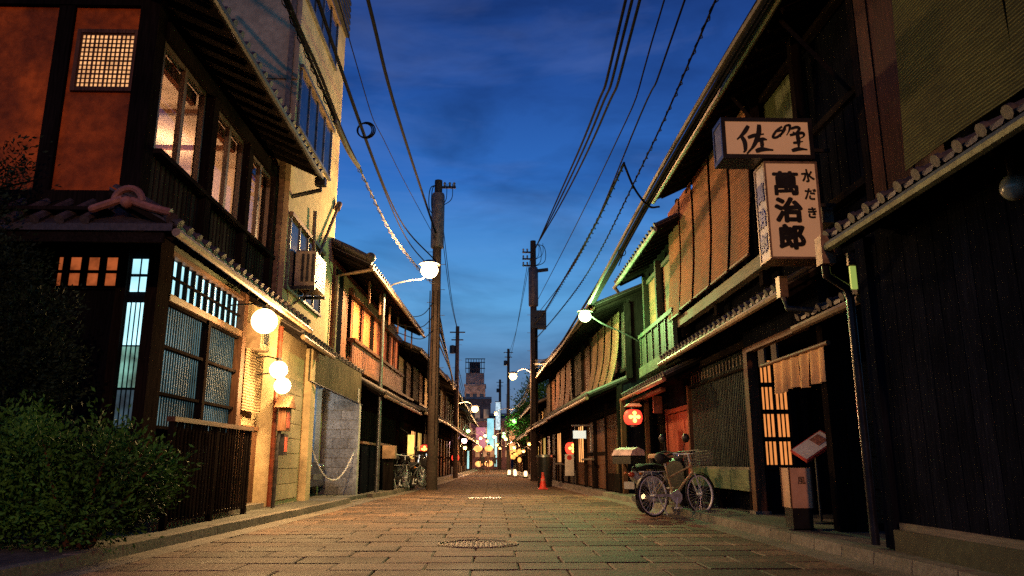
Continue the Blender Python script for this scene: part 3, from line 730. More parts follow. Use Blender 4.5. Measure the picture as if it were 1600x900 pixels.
# ------------------------------------------------------------------ generic townhouses down the street
def townhouse(s, y0, y1, x0, x1, label, upper='lattice', zl=2.85, zu=5.6, name='townhouse', wallm=WD, upm=WD, seed=0, lit=None, detail=1, near_side=None):
    """s=-1 left, +1 right; front face runs from distance x0 at y0 to x1 at y1; built straight then sheared along the street"""
    rr = random.Random(seed); k = (x1 - x0) / (y1 - y0)
    fn = lambda p: (p[0] + s * k * (p[1] - y0), p[1], p[2])
    H = thing(name, label, 'house', (s * x0, y0, .1))
    X = lambda a: s * (x0 + a)      # a = depth behind the front face
    def pc(nm, mat, par, a0, a1, ya, yb, z0, z1):
        c = fn((0, (ya + yb) / 2, 0))[0]
        if yb - ya > .6:
            q = MB(fn); q.box(X(a0), X(a1), ya, yb, z0, z1); return q.build(nm, mat, par)
        return piece(nm, mat, par, X(a0) + c, X(a1) + c, ya, yb, z0, z1)
    mb = MB(fn); mb.box(X(0.12), X(6), y0 + .02, y1 - .02, .05, zl + .4); mb.build('wall', wallm, H)
    mb = MB(fn); mb.box(X(.42), X(6), y0 + .02, y1 - .02, zl + .4, zu + .5); mb.build('wall', upm, H)
    # gable ends
    mb = MB(fn); mb.prism([(X(.42), zu + .5), (X(6), zu + .5), (X(3.2), zu + 1.5)], 'y', y0 + .03, y1 - .03); mb.build('gable', upm, H)
    pent_roof(H, s, y0, y1, x0 - .75, zl, x0 + .45, zl + .5, fn=fn, step=.3 if detail else .5, rafters=detail > 0, gmat=COP)
    pent_roof(H, s, y0 - .15, y1 + .1, x0 - .55, zu, x0 + 3.2, zu + 1.55, fn=fn, step=.3 if detail else .5, rafters=detail > 0, gmat=COP)
    mb = MB(fn); mb.hexa([(X(3.2), y0 - .15, zu + 1.48), (X(6.6), y0 - .15, zu), (X(6.6), y1 + .1, zu), (X(3.2), y1 + .1, zu + 1.48), (X(3.2), y0 - .15, zu + 1.58), (X(6.6), y0 - .15, zu + .1), (X(6.6), y1 + .1, zu + .1), (X(3.2), y1 + .1, zu + 1.58)]); mb.build('back_roof', TIL, H)
    mb = MB(fn); mb.tube([(X(3.2), y0 - .2, zu + 1.66), (X(3.2), y1 + .15, zu + 1.66)], .13, 8); mb.build('ridge_tile', TIL, H, smooth=True)
    # posts and ground floor bays
    n = max(2, int((y1 - y0) / 1.9)); bw = (y1 - y0) / n
    for i in range(n + 1):
        y = y0 + i * bw; y = min(max(y, y0 + .07), y1 - .07)
        pc('post', WD, H, 0, .14, y - .07, y + .07, .1, zl + .3)
    pc('lintel', WDh, H, .02, .12, y0 + .1, y1 - .1, 2.2, 2.34)
    for i in range(n):
        ya, yb = y0 + i * bw + .09, y0 + (i + 1) * bw - .09; c = rr.random()
        if lit and i in lit:
            w = thing_part('shop_window', H, fn((X(.1), ya, 1.0)))
            pc('pane', lit[i], w, .09, .115, ya + .08, yb - .08, .9, 2.12)
            for q in range(1, 4):
                yy = ya + (yb - ya) * q / 4; pc('muntin', WD, w, .06, .09, yy - .02, yy + .02, .9, 2.15)
            pc('wainscot', WB, H, .06, .12, ya, yb, .15, .88)
        elif c < .6:
            m = int((yb - ya) / .13)
            for q in range(m):
                yy = ya + (yb - ya) * (q + .5) / m; pc('slat', WD if c < .3 else WB, H, .04, .085, yy - .025, yy + .025, .6, 2.18)
            pc('wainscot', WG if c < .3 else WD, H, .03, .12, ya, yb, .15, .6)
        else:
            pc('door', WB if c < .8 else WR, H, .08, .125, ya + .1, yb - .1, .15, 2.15)
            pc('door_rail', WD, H, .06, .08, ya + .1, yb - .1, 1.1, 1.2)
    # upper bays
    for i in range(n):
        ya, yb = y0 + i * bw + .12, y0 + (i + 1) * bw - .12
        za, zb = zl + .75, zu - .1
        kind = upper if isinstance(upper, str) else upper[i % len(upper)]
        if kind == 'lattice':
            m = int((yb - ya) / .16)
            pc('pane', GLD, H, .36, .42, ya, yb, za, zb)
            for q in range(m):
                yy = ya + (yb - ya) * (q + .5) / m; pc('slat', WG, H, .28, .35, yy - .04, yy + .04, za, zb)
        elif kind == 'boards':
            m = int((yb - ya) / .2)
            for q in range(m):
                yy = ya + (yb - ya) * (q + .5) / m; pc('board', WB, H, .34, .42, yy - .092, yy + .092, za, zb)
        elif kind == 'plaster':
            pc('panel', PLC, H, .36, .42, ya, yb, za, zb)
        elif kind == 'glow':
            pc('pane', EM('curtained_window_glow', (1, .30, .10), .35, .5, 3), H, .38, .42, ya, yb, za, zb)
            pc('muntin', WB, H, .34, .38, (ya + yb) / 2 - .03, (ya + yb) / 2 + .03, za, zb)
        pc('rail', WBh if kind != 'lattice' else WDh, H, .22, .36, ya - .12, yb + .12, za - .1, za - .02)
        pc('post', WD, H, .26, .42, ya - .16, ya - .04, zl + .45, zu + .1)
    return H, fn
def blind(s, fn, x, ya, yb, zt, zb, mat, label, out=.12, group=None, xoff=0):
    rows = []
    for i in range(9):
        u = i / 8; z = zt + (zb - zt) * u; o = out * (u ** 2.2)
        rows.append([(s * (x - o - .006 * math.sin(j * 2.1 + i)), ya + (yb - ya) * j / 6, z) for j in range(7)])
    mb = MB(fn); mb.sheet(rows, .012, (s, 0, 0)); o = mb.build('reed_blind', mat, None, smooth=True, label=label, cat='blind', group=group)
    q = MB(fn); q.box(s * (x - out - .02), s * (x - out + .02), ya, yb, zb - .02, zb + .01); q.build('bottom_rod', WBh, o)
    return o

# LEFT 4: brown house with orange curtained windows
def brown_house():
    s = -1; y0, y1, x0, x1 = 18.3, 28.2, 3.85, 3.5; k = (x1 - x0) / (y1 - y0)
    fn = lambda p: (p[0] + s * k * (p[1] - y0), p[1], p[2])
    H = thing('brown_townhouse', 'brown boarded townhouse with orange curtained upstairs windows beyond the garage', 'house', (-3.85, y0, .1))
    BRP = M('board_redbrown', (.24, .105, .06), .6, 'z', scale=4)
    mb = MB(fn); mb.box(-3.9, -9, y0, y1, 3.2, 5.8); mb.build('wall', BRP, H)
    mb = MB(fn); mb.box(-3.75, -9, 20.7, y1, .05, 3.2); mb.build('wall', WN, H)
    mb = MB(fn); mb.prism([(-3.9, 5.8), (-9, 5.8), (-6.4, 7.1)], 'y', y0 + .02, y1 - .02); mb.build('gable', BRP, H)
    pent_roof(H, -1, y0 - .35, y1 + .2, 3.0, 5.62, 6.4, 7.15, fn=fn, gmat=COP)
    mb = MB(fn); mb.hexa([(-6.4, y0 - .35, 7.1), (-9.6, y0 - .35, 5.5), (-9.6, y1 + .2, 5.5), (-6.4, y1 + .2, 7.1), (-6.4, y0 - .35, 7.2), (-9.6, y0 - .35, 5.6), (-9.6, y1 + .2, 5.6), (-6.4, y1 + .2, 7.2)]); mb.build('back_roof', TIL, H)
    mb = MB(fn); mb.tube([(-2.98, y0 - .36, 5.74), (-3.5, y0 - .38, 6.0), (-6.4, y0 - .38, 7.3)], .085, 8); mb.ball((-2.98, y0 - .36, 5.78), .13, 10); mb.build('verge_tile', TIL, H, smooth=True)
    mb = MB(fn); mb.tube([(-2.9, y0 - .3, 5.5), (-3.3, y0 - .3, 5.42), (-3.82, y0 - .1, 5.38), (-3.82, y0 - .1, 3.3)], .045, 8); mb.build('downpipe', COP, H, smooth=True)
    pent_roof(H, -1, 20.7, y1, 3.02, 2.72, 3.9, 3.2, fn=fn, gmat=COP)
    pc = lambda nm, mat, par, xa, xb, ya, yb, z0, z1: MB(fn).box(xa, xb, ya, yb, z0, z1).build(nm, mat, par)
    # dark upright boards next to the cream building
    for i in range(4): pc('board', WN if i < 2 else BRP, H, -3.9, -3.84, y0 + .05 + i * .3, y0 + .33 + i * .3, 3.3, 5.6)
    pc('beam', WBh, H, -3.9, -3.72, 19.6, y1, 5.22, 5.4)
    pc('sill', WBh, H, -3.9, -3.62, 19.6, y1, 3.98, 4.06)
    pc('beam', WBh, H, -3.9, -3.66, 19.6, y1, 3.3, 3.42)
    CU = EM('curtain_lamp_reflection', (1, .23, .07), .30, .7, 2.5)  # emission puts the street lamp's reflected light into the curtain colour
    for j, (a, b) in enumerate(((19.8, 22.6), (23.0, 25.6), (25.8, 27.9))):
        w = thing_part('window', H, fn((-3.9, a, 4.1)))
        m = 6
        for q in range(m):
            ya = a + (b - a) * q / m; yb = a + (b - a) * (q + 1) / m
            pc('curtain', CU if (q + j) % 3 else M('curtain_dark', (.4, .1, .05), .8), w, -3.88 + .01 * (q % 2), -3.86 + .01 * (q % 2), ya + .01, yb - .01, 4.1, 5.2)
        pc('frame', WD, w, -3.88, -3.8, a - .06, a, 4.06, 5.22); pc('frame', WD, w, -3.88, -3.8, b, b + .06, 4.06, 5.22); pc('frame', WD, w, -3.85, -3.81, (a + b) / 2 - .03, (a + b) / 2 + .03, 4.06, 5.22)
    n = 36
    for i in range(n):
        y = 19.65 + (y1 - 19.75) * (i + .5) / n; pc('slat', BRP, H, -3.74, -3.70, y - .09, y + .09, 3.42, 3.98)
    for i in range(6):
        y = 19.7 + i * 1.62; pc('bracket_post', WB, H, -3.35, -3.3, y - .03, y + .03, 5.0, 5.6)
    # dark slatted ground floor
    for i in range(22):
        y = 20.8 + i * .33; pc('slat', WD, H, -3.75, -3.70, y, y + .16, .3, 2.4)
brown_house()
FL = thing('plank_fence', 'dark plank fence with lit brown top rails behind the slim lamp pole', 'fence', (-3.3, 20.0, .1))
mb = MB(); mb.box(-3.36, -3.28, 19.75, 22.2, 1.36, 1.42); mb.box(-3.3, -3.2, 22.2, 24.9, 1.38, 1.44); mb.build('top_rail', WBh, FL)
for i in range(24): piece('plank', WN, FL, -3.33 + (.07 if i > 11 else 0), -3.30 + (.07 if i > 11 else 0), 19.8 + i * .212, 20.0 + i * .212, .1, 1.36)

# the rest of the left row
townhouse(-1, 28.4, 38.0, 3.25, 2.85, 'townhouse with tall pale shutter boxes beyond the first left utility pole', ('plaster', 'boards', 'lattice', 'boards'), 2.75, 5.0, seed=3, lit={1: E_FAR, 2: E_YL})
townhouse(-1, 38.2, 50.0, 2.85, 2.6, 'dark lattice townhouse on the left beside the second utility pole', ('boards', 'lattice'), 2.7, 5.1, seed=5, lit={3: E_FAR}, detail=0)
townhouse(-1, 50.2, 63.0, 2.6, 2.35, 'distant left townhouse just past the small red lantern', ('boards', 'plaster'), 2.7, 5.0, seed=8, lit={2: E_FAR, 4: E_YL}, detail=0)
townhouse(-1, 63.2, 84.0, 2.35, 2.1, 'farthest townhouse of the left row near the crowd', ('lattice', 'boards'), 2.7, 4.8, seed=9, lit={1: E_FAR, 3: E_FAR, 6: E_YL, 8: E_FAR}, detail=0)

# ------------------------------------------------------------------ RIGHT 0: near black house
def right_black_house():
    H = thing('black_townhouse', 'near black boarded townhouse front filling the right edge with tiled pent roof', 'house', (3.75, 7.3, .1))
    mb = MB(); mb.box(3.79, 9, -4, 7.3, .1, 3.4); mb.build('wall', WN, H)
    for i in range(46): piece('board', WN, H, 3.76, 3.79, 7.28 - (i + 1) * .235 + .006, 7.28 - i * .235 - .006, .34, 3.0)
    piece('corner_post', WN, H, 3.70, 3.86, 7.16, 7.34, .12, 3.1)
    piece('plinth', M('plinth_stone', (.035, .036, .016), .8, None, bump=.4, scale=12), H, 3.66, 3.8, -4, 7.1, .1, .30)
    piece('ledge', WGh, H, 3.72, 3.8, 3.0, 7.1, .30, .36)
    pent_roof(H, 1, -4, 7.08, 3.32, 3.04, 3.98, 3.36, gmat=M('gutter_green', (.14, .16, .09), .5, None, metal=.3, scale=10), step=.27, r=.05)
    mb = MB(); mb.box(3.2, 3.33, 7.0, 7.14, 2.78, 3.06); mb.build('rain_head', COP, H)
    mb = MB(); mb.tube([(3.26, 7.08, 2.8), (3.3, 7.16, 2.7), (3.58, 7.36, 2.62), (3.62, 7.38, 2.5), (3.62, 7.38, .14)], .042, 10); mb.build('downpipe', M('pipe_painted', (.02, .022, .03), .22, None, metal=.2, bump=.05), H, smooth=True)
    mb = MB(); mb.box(4.05, 9, -4, 7.3, 3.3, 7.0); mb.build('wall', WN, H)
    for i in range(5): piece('plank', M('plank_redbrown', (.075, .026, .014), .7, 'z', scale=4, spec=.15), H, 3.98 + .012 * (i % 2), 4.02, 6.12 + i * .25, 6.355 + i * .25, 3.36, 6.8)
    pent_roof(H, 1, -4, 7.5, 3.35, 6.75, 6.6, 8.2, gut=True)
    return H
right_black_house()
for i, (a, b, lb) in enumerate(((4.92, 6.3, 'olive reed blind next to the red-brown planks, upper right'), (3.2, 4.84, 'olive reed blind at the extreme upper right corner of the picture'), (1.4, 3.14, 'olive reed blind above the near black house, mostly out of the frame'))):
    rows = []
    for r_ in range(15):
        u = r_ / 14; z = 6.6 + (3.42 - 6.6) * u; o = .10 + .16 * u ** 2
        rows.append([(3.92 - o - .02 * math.sin(j / 6 * math.pi) * u, a + (b - a) * j / 6 - (.28 * max(0, u - .45) ** 1.5 if j == 0 else 0) - .25 * max(0, u - .5) ** 1.5, z) for j in range(7)])
    q = MB(); q.sheet(rows, .012, (1, 0, 0)); q.build('reed_blind', REG, None, smooth=True, label=lb, cat='blind', group='olive reed blinds over the black house')
t = thing('unlit_globe', 'unlit round glass globe at the right edge under the tiled eave', 'lamp', (3.68, 5.0, 2.8))
mb = MB(); mb.ball((3.68, 4.94, 2.79), .095, 18, 1, 10); mb.build('globe', M('opal_glass', (.25, .27, .2), .25, None, bump=0, spec=.6), t, smooth=True)
mb = MB(); mb.cyl((3.68, 4.94, 2.87), (3.68, 4.94, 3.02), .03, .03, 8); mb.build('bracket', MTD, t)
t = thing('name_plate', 'narrow vertical yellow-green plate lit on the corner of the black house', 'sign', (3.68, 7.44, 2.8))
mb = MB(); mb.box(3.66, 3.72, 7.40, 7.43, 2.62, 2.86); mb.build('plate', EM('plate_glow', (.6, .75, .15), .5), t)
mb = MB(); mb.box(3.65, 3.73, 7.40, 7.44, 2.87, 3.0); mb.build('bracket', COP, t)

# ------------------------------------------------------------------ RIGHT 1: restaurant house with signs and noren
def right_restaurant():
    H = thing('restaurant_house', 'large dark restaurant townhouse with brown reed blinds upstairs and curtained entrance', 'house', (4.1, 7.5, .1))
    mb = MB(); mb.box(4.35, 9, 7.5, 16.0, 3.4, 6.7); mb.build('wall', WN, H)
    # open balcony depth between the near planks and the blinds
    for y in (7.6, 9.3, 11.0, 13.4, 15.85): piece('post', WD, H, 4.06, 4.2, y - .07, y + .07, 3.5, 6.6)
    for z in (3.98, 5.1, 6.45): piece('beam', WDh, H, 4.2, 4.3, 7.55, 15.95, z, z + .09)
    for y in (7.9, 9.9): 
        q = MB(); q.bar((4.12, y, 5.1), (3.6, y + .5, 6.3), .05); q.build('brace', WDh, H)
    piece('wall_panel', M('panel_green', (.09, .12, .05), .7, 'z', scale=4), H, 4.28, 4.34, 9.5, 10.9, 5.2, 6.4)
    for i in range(14): piece('slat', WN, H, 4.26, 4.3, 7.65 + i * .25, 7.87 + i * .25, 4.09, 5.1)
    piece('beam', WGh, H, 3.98, 4.12, 8.6, 15.95, 3.72, 3.92)
    pent_roof(H, 1, 7.6, 15.2, 3.48, 6.42, 7.0, 8.1, gmat=COP)
    mb = MB(); mb.hexa([(7.0, 7.6, 8.04), (10, 7.6, 6.6), (10, 15.2, 6.6), (7, 15.2, 8.04), (7.0, 7.6, 8.14), (10, 7.6, 6.7), (10, 15.2, 6.7), (7, 15.2, 8.14)]); mb.build('back_roof', TIL, H)
    pent_roof(H, 1, 8.95, 15.9, 3.62, 3.02, 4.34, 3.42, gmat=COP, r=.055, step=.26)
    mb = MB(); mb.box(3.5, 3.6, 8.88, 9.0, 2.86, 3.12); mb.build('rain_head', COP, H)
    mb = MB(); mb.tube([(3.55, 8.92, 2.88), (3.58, 8.9, 2.72), (4.0, 8.6, 2.62), (4.1, 8.5, 2.6)], .035, 8); mb.build('downpipe', MTD, H, smooth=True)
    # small entrance roof
    pent_roof(H, 1, 7.55, 9.2, 3.84, 2.62, 4.3, 2.8, gmat=COP, r=.05, step=.3)
    # ground floor: lattice bay
    mb = MB(); mb.box(4.3, 9, 11.95, 16.0, .1, 3.4); mb.build('wall', WN, H)
    slat_row(H, M('lattice_slat', (.038, .052, .044), .7, 'z', scale=5, spec=.05), 'y', 12.1, 15.9, 40, .045, 4.22, .04, .78, 2.72)
    piece('rail', WDh, H, 4.16, 4.28, 11.95, 15.95, 2.4, 2.44)
    for i in range(19): piece('vent_slat', WGh, H, 4.185, 4.197, 12.15 + i * .2, 12.22 + i * .2, 2.5, 2.66)
    piece('beam', WDh, H, 4.14, 4.3, 11.95, 15.95, 2.74, 2.86)
    piece('bench_board', M('bench_green', (.13, .15, .07), .7, 'y', scale=5), H, 3.98, 4.05, 11.95, 15.4, .46, .78)
    piece('bench_seat', WGh, H, 4.0, 4.3, 11.95, 15.4, .78, .82)
    for y in (12.1, 13.8, 15.3): piece('bench_leg', WD, H, 4.04, 4.14, y - .05, y + .05, .1, .46)
    # entrance posts and lintel
    piece('post', WB, H, 4.0, 4.16, 11.72, 11.9, .12, 2.66)
    piece('base_stone', KRB, H, 3.96, 4.2, 11.68, 11.94, .1, .18)
    piece('post', WD, H, 4.02, 4.2, 9.0, 9.16, .12, 2.66)
    piece('post', WD, H, 4.22, 4.36, 9.0, 9.2, .12, 2.66)
    piece('lintel', WBh, H, 4.0, 4.1, 9.16, 11.72, 2.58, 2.66)
    piece('header_board', WN, H, 4.06, 4.2, 9.1, 12, 2.66, 3.2)
    # recessed porch
    mb = MB(); mb.box(5.7, 5.8, 9.1, 12, .1, 2.8); mb.box(4.2, 5.7, 11.86, 11.95, .1, 2.7); mb.build('wall', WN, H, label='porch wall')
    mb = MB(); mb.box(4.16, 5.7, 9.0, 11.95, 2.7, 2.76); mb.build('porch_ceiling', WN, H)
    mb = MB(); mb.box(4.36, 9, 9.25, 9.35, .1, 2.8); mb.build('wall', WN, H)
    w = thing_part('lit_lattice_door', H, (4.4, 11.84, .85))
    for r_ in range(4):
        for c in range(6):
            x = 4.235 + c * .066 + (.03 if c > 2 else 0); z = .86 + r_ * .42
            piece('pane', E_SH, w, x, x + .036, 11.835, 11.845, z, z + .355)
    for r_ in range(5): piece('rail', WN, w, 4.2, 4.72, 11.79, 11.83, .79 + r_ * .42, .86 + r_ * .42)
    piece('stile', WN, w, 4.2, 4.225, 11.79, 11.83, .2, 2.6); piece('stile', WN, w, 4.66, 4.75, 11.79, 11.83, .2, 2.6)
    for x in (4.85, 5.1): piece('stile', WD, H, x, x + .07, 11.76, 11.84, .12, 2.6)
    # brown panel between the posts and the black house
    PB = M('panel_brown', (.20, .09, .035), .6, 'z', scale=4)
    for r_ in range(5): piece('panel', PB, H, 4.37, 4.82, 9.18, 9.22, .2 + r_ * .385, .2 + r_ * .385 + .37)
    piece('wainscot', WD, H, 4.36, 4.85, 9.17, 9.24, .1, .2)
    piece('hanging_plaque', WG, H, 4.05, 4.08, 11.1, 11.35, 2.3, 2.56); piece('hanging_plaque', WG, H, 4.05, 4.08, 10.6, 10.8, 2.3, 2.56)
    mb = MB(); mb.box(3.5, 5.7, 9.2, 11.9, .1, .135); mb.build('step_stone', PAV, H)
    return H
right_restaurant()
bl = ((15.35, 16.3), (14.3, 15.22), (13.1, 14.14), (12.0, 12.95), (10.95, 11.85))
nm = ('farthest', 'second farthest', 'middle', 'second nearest', 'nearest')
for i, (a, b) in enumerate(bl):
    blind(1, None, 3.98, a, b, 6.42, 3.98 if i else 3.92, REB, nm[i] + ' of the five brown reed blinds hanging upstairs beside the box signs', .10, 'brown reed blinds upstairs')

# noren
N_ = thing('noren_curtain', 'short split tan cloth curtain hanging from a pole at the restaurant entrance', 'curtain', (3.95, 9.6, 2.25))
mb = MB(); mb.cyl((3.95, 8.7, 2.27), (3.95, 10.95, 2.27), .028, .028, 10); mb.build('pole', WBh, N_, smooth=True)
for i in range(4):
    a = 8.84 + i * .40; rows = []
    for r_ in range(7):
        u = r_ / 6; w = .395 - .05 * u * (1 if i in (1, 2) else .7)
        rows.append([(3.95 - .03 * math.sin(j * 1.1 + i * 2) * (.3 + u), a + (.4 - w) / 2 + w * j / 8 + .02 * u * math.sin(i * 3), 2.25 - (.42 + .02 * math.sin(i * 2.3)) * u) for j in range(9)])
    q = MB(); q.sheet(rows, .006, (1, 0, 0)); q.build('cloth_panel', CLO, N_, smooth=True)

# box signs projecting from the restaurant
def box_sign(x0, x1, y, th, z0, z1, frame, label, texts, edge_mat, name='box_sign'):
    t = thing(name, label, 'sign', (x0, y, z0))
    mb = MB(); fr = .04 if frame is PNT_K else .015
    mb.box(x0, x1, y + .012, y + th - .012, z0, z1); mb.build('case', edge_mat, t)
    for (a, b, c, d) in ((x0 - .01, x1 + .01, z0 - .01, z0 + fr), (x0 - .01, x1 + .01, z1 - fr, z1 + .01)):
        q = MB(); q.box(a, b, y - .006, y + th + .006, c, d); q.build('frame', frame, t)
    for (a, b) in ((x0 - .01, x0 + fr), (x1 - fr, x1 + .01)):
        q = MB(); q.box(a, b, y - .004, y + .03, z0 + fr, z1 - fr); q.build('frame', frame, t)
        q = MB(); q.box(a, b, y + th - .03, y + th + .004, z0 + fr, z1 - fr); q.build('frame', frame, t)
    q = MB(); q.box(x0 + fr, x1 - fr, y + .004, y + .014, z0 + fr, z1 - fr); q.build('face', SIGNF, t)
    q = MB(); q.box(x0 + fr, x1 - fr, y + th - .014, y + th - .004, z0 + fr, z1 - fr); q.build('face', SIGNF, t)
    for (body, size, px_, pz, bold, sx, rot) in texts: lettering(body, size, (px_, y - .0, pz), (R(90), rot, 0), PNT_K, t, bold, sx=sx)
    return t
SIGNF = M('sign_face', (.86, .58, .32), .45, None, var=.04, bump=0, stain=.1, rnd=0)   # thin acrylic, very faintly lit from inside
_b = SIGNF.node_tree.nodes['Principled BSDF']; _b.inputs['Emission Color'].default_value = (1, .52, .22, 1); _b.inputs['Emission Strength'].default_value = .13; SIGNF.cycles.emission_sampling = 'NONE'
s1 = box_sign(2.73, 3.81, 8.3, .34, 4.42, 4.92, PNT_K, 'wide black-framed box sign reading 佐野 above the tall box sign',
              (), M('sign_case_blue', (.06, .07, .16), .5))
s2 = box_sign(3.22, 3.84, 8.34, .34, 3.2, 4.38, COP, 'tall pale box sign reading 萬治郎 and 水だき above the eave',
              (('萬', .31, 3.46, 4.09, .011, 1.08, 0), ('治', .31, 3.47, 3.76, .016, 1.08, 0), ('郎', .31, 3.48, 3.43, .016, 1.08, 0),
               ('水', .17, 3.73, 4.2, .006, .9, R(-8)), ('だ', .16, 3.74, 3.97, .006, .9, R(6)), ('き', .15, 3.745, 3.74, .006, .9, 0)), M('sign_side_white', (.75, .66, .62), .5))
for i, ch in enumerate('萬治郎'): lettering(ch, .24, (3.214, 8.51, 4.02 - i * .31), (R(90), 0, R(-90)), PNT_B, s2, .01)
# brush-written characters of the wide sign: tapering strokes (pixels of a 100-unit box), laid on its face
def brush(strokes, ox, oz, sc, y, parent):
    mb = MB()
    for k, (w, pts) in enumerate(strokes):
        P = spline([(p[0], 0, p[1]) for p in pts], 6); n = len(P); rows = [[], []]
        for i, p in enumerate(P):
            d = P[min(i + 1, n - 1)] - P[max(i - 1, 0)]; d.normalize(); u = i / (n - 1)
            ww = w * 1.35 * (.62 + .5 * math.sin(math.pi * min(1, u * 1.15 + .1)) ** .7) * (1 - .35 * u ** 4)
            nrm = Vector((-d.z, 0, d.x))
            for q, sg in enumerate((-1, 1)):
                c = p + nrm * ww * .5 * sg; rows[q].append((ox + c.x * sc, y - .0004 * k, oz - c.z * sc))
        mb.sheet(rows, .003, (0, 1, 0))
    mb.build('lettering', PNT_K, parent)
brush([(9, [(44, 8), (30, 30), (8, 52)]), (9, [(22, 42), (30, 60), (30, 84), (24, 92)]), (8, [(40, 46), (62, 38), (88, 34)]), (10, [(76, 4), (72, 34), (56, 70), (34, 96)]),
       (8, [(66, 56), (84, 50), (96, 52)]), (8, [(80, 54), (80, 70), (78, 84)]), (10, [(60, 88), (80, 82), (112, 84)])], 2.87, 4.86, .0041, 8.300, s1)
brush([(6, [(34, 10), (14, 26), (2, 46), (16, 46), (38, 26), (44, 8), (34, 24), (26, 46)]), (5, [(12, 28), (28, 24), (46, 22)]), (6, [(44, 8), (58, 6), (56, 22), (46, 40)]),
       (7, [(60, 18), (80, 12), (88, 18), (76, 32), (66, 28)]), (7, [(56, 40), (78, 34), (98, 32), (100, 42), (88, 50)]), (9, [(80, 34), (82, 60), (80, 88)]), (9, [(58, 92), (80, 86), (108, 88)]), (6, [(64, 66), (78, 64), (96, 60)])], 3.33, 4.86, .0038, 8.300, s1)
for zz in (4.6, 3.9):
    q = MB(); q.bar((3.7, 8.5, zz), (4.1, 8.5, zz), .04); q.build('bracket', MTD, s1 if zz > 4.2 else s2)

# menu stand and box lantern
t = thing('menu_stand', 'slanted menu board with red edge on a thin dark stand before the entrance', 'menu stand', (4.1, 9.9, .13))
PR = M('menu_rim_red', (.5, .06, .04), .5, None, bump=0)
c = Vector((4.2, 9.95, 1.1)); rot = Matrix.Rotation(R(-32), 3, 'Y') @ Matrix.Rotation(R(28), 3, 'X')
def slab(c, rot, lx, ly, lz, z0=0):
    mb = MB(); P = [c + rot @ Vector((a * lx / 2, b * ly / 2, z0 + d * lz / 2)) for d in (-1, 1) for a, b in ((-1, -1), (1, -1), (1, 1), (-1, 1))]
    return mb.hexa(P)
slab(c, rot, .5, .34, .04).build('tray', PR, t)
slab(c, rot, .46, .30, .006, .024).build('page', M('menu_page', (.75, .6, .5), .5, None, bump=0, var=.15, scale=30), t)
slab(c + rot @ Vector((.1, .02, .03)), rot, .14, .2, .004).build('picture', M('menu_picture', (.3, .1, .06), .5, None, var=.6, scale=40, bump=0), t)
mb = MB(); mb.cyl((4.22, 9.97, .14), (4.22, 9.97, 1.08), .02, .018, 8); mb.lathe([(.001, 0), (.16, 0), (.15, .02), (.001, .03)], (4.22, 9.97, .136), 16); mb.build('stand', MTD, t, smooth=True)
t = thing('box_lantern', 'pale square paper lantern box on a black base standing on the pavement', 'floor lantern', (3.68, 9.3, .12))
mb = MB(); mb.box(3.56, 3.80, 9.2, 9.44, .12, .37); mb.build('base', PNT_K, t)
mb = MB(); mb.box(3.55, 3.81, 9.19, 9.45, .37, .83); mb.build('shade', M('lantern_paper', (.62, .36, .2), .6, None, var=.1, bump=.1, scale=8), t)
for (x, y) in ((3.55, 9.19), (3.81, 9.19), (3.55, 9.45), (3.81, 9.45)):
    q = MB(); q.box(x - .008, x + .008, y - .008, y + .008, .37, .84); q.build('frame_rod', WB, t)
lettering('風', .10, (3.69, 9.186, .68), (R(90), 0, 0), PNT_K, t)

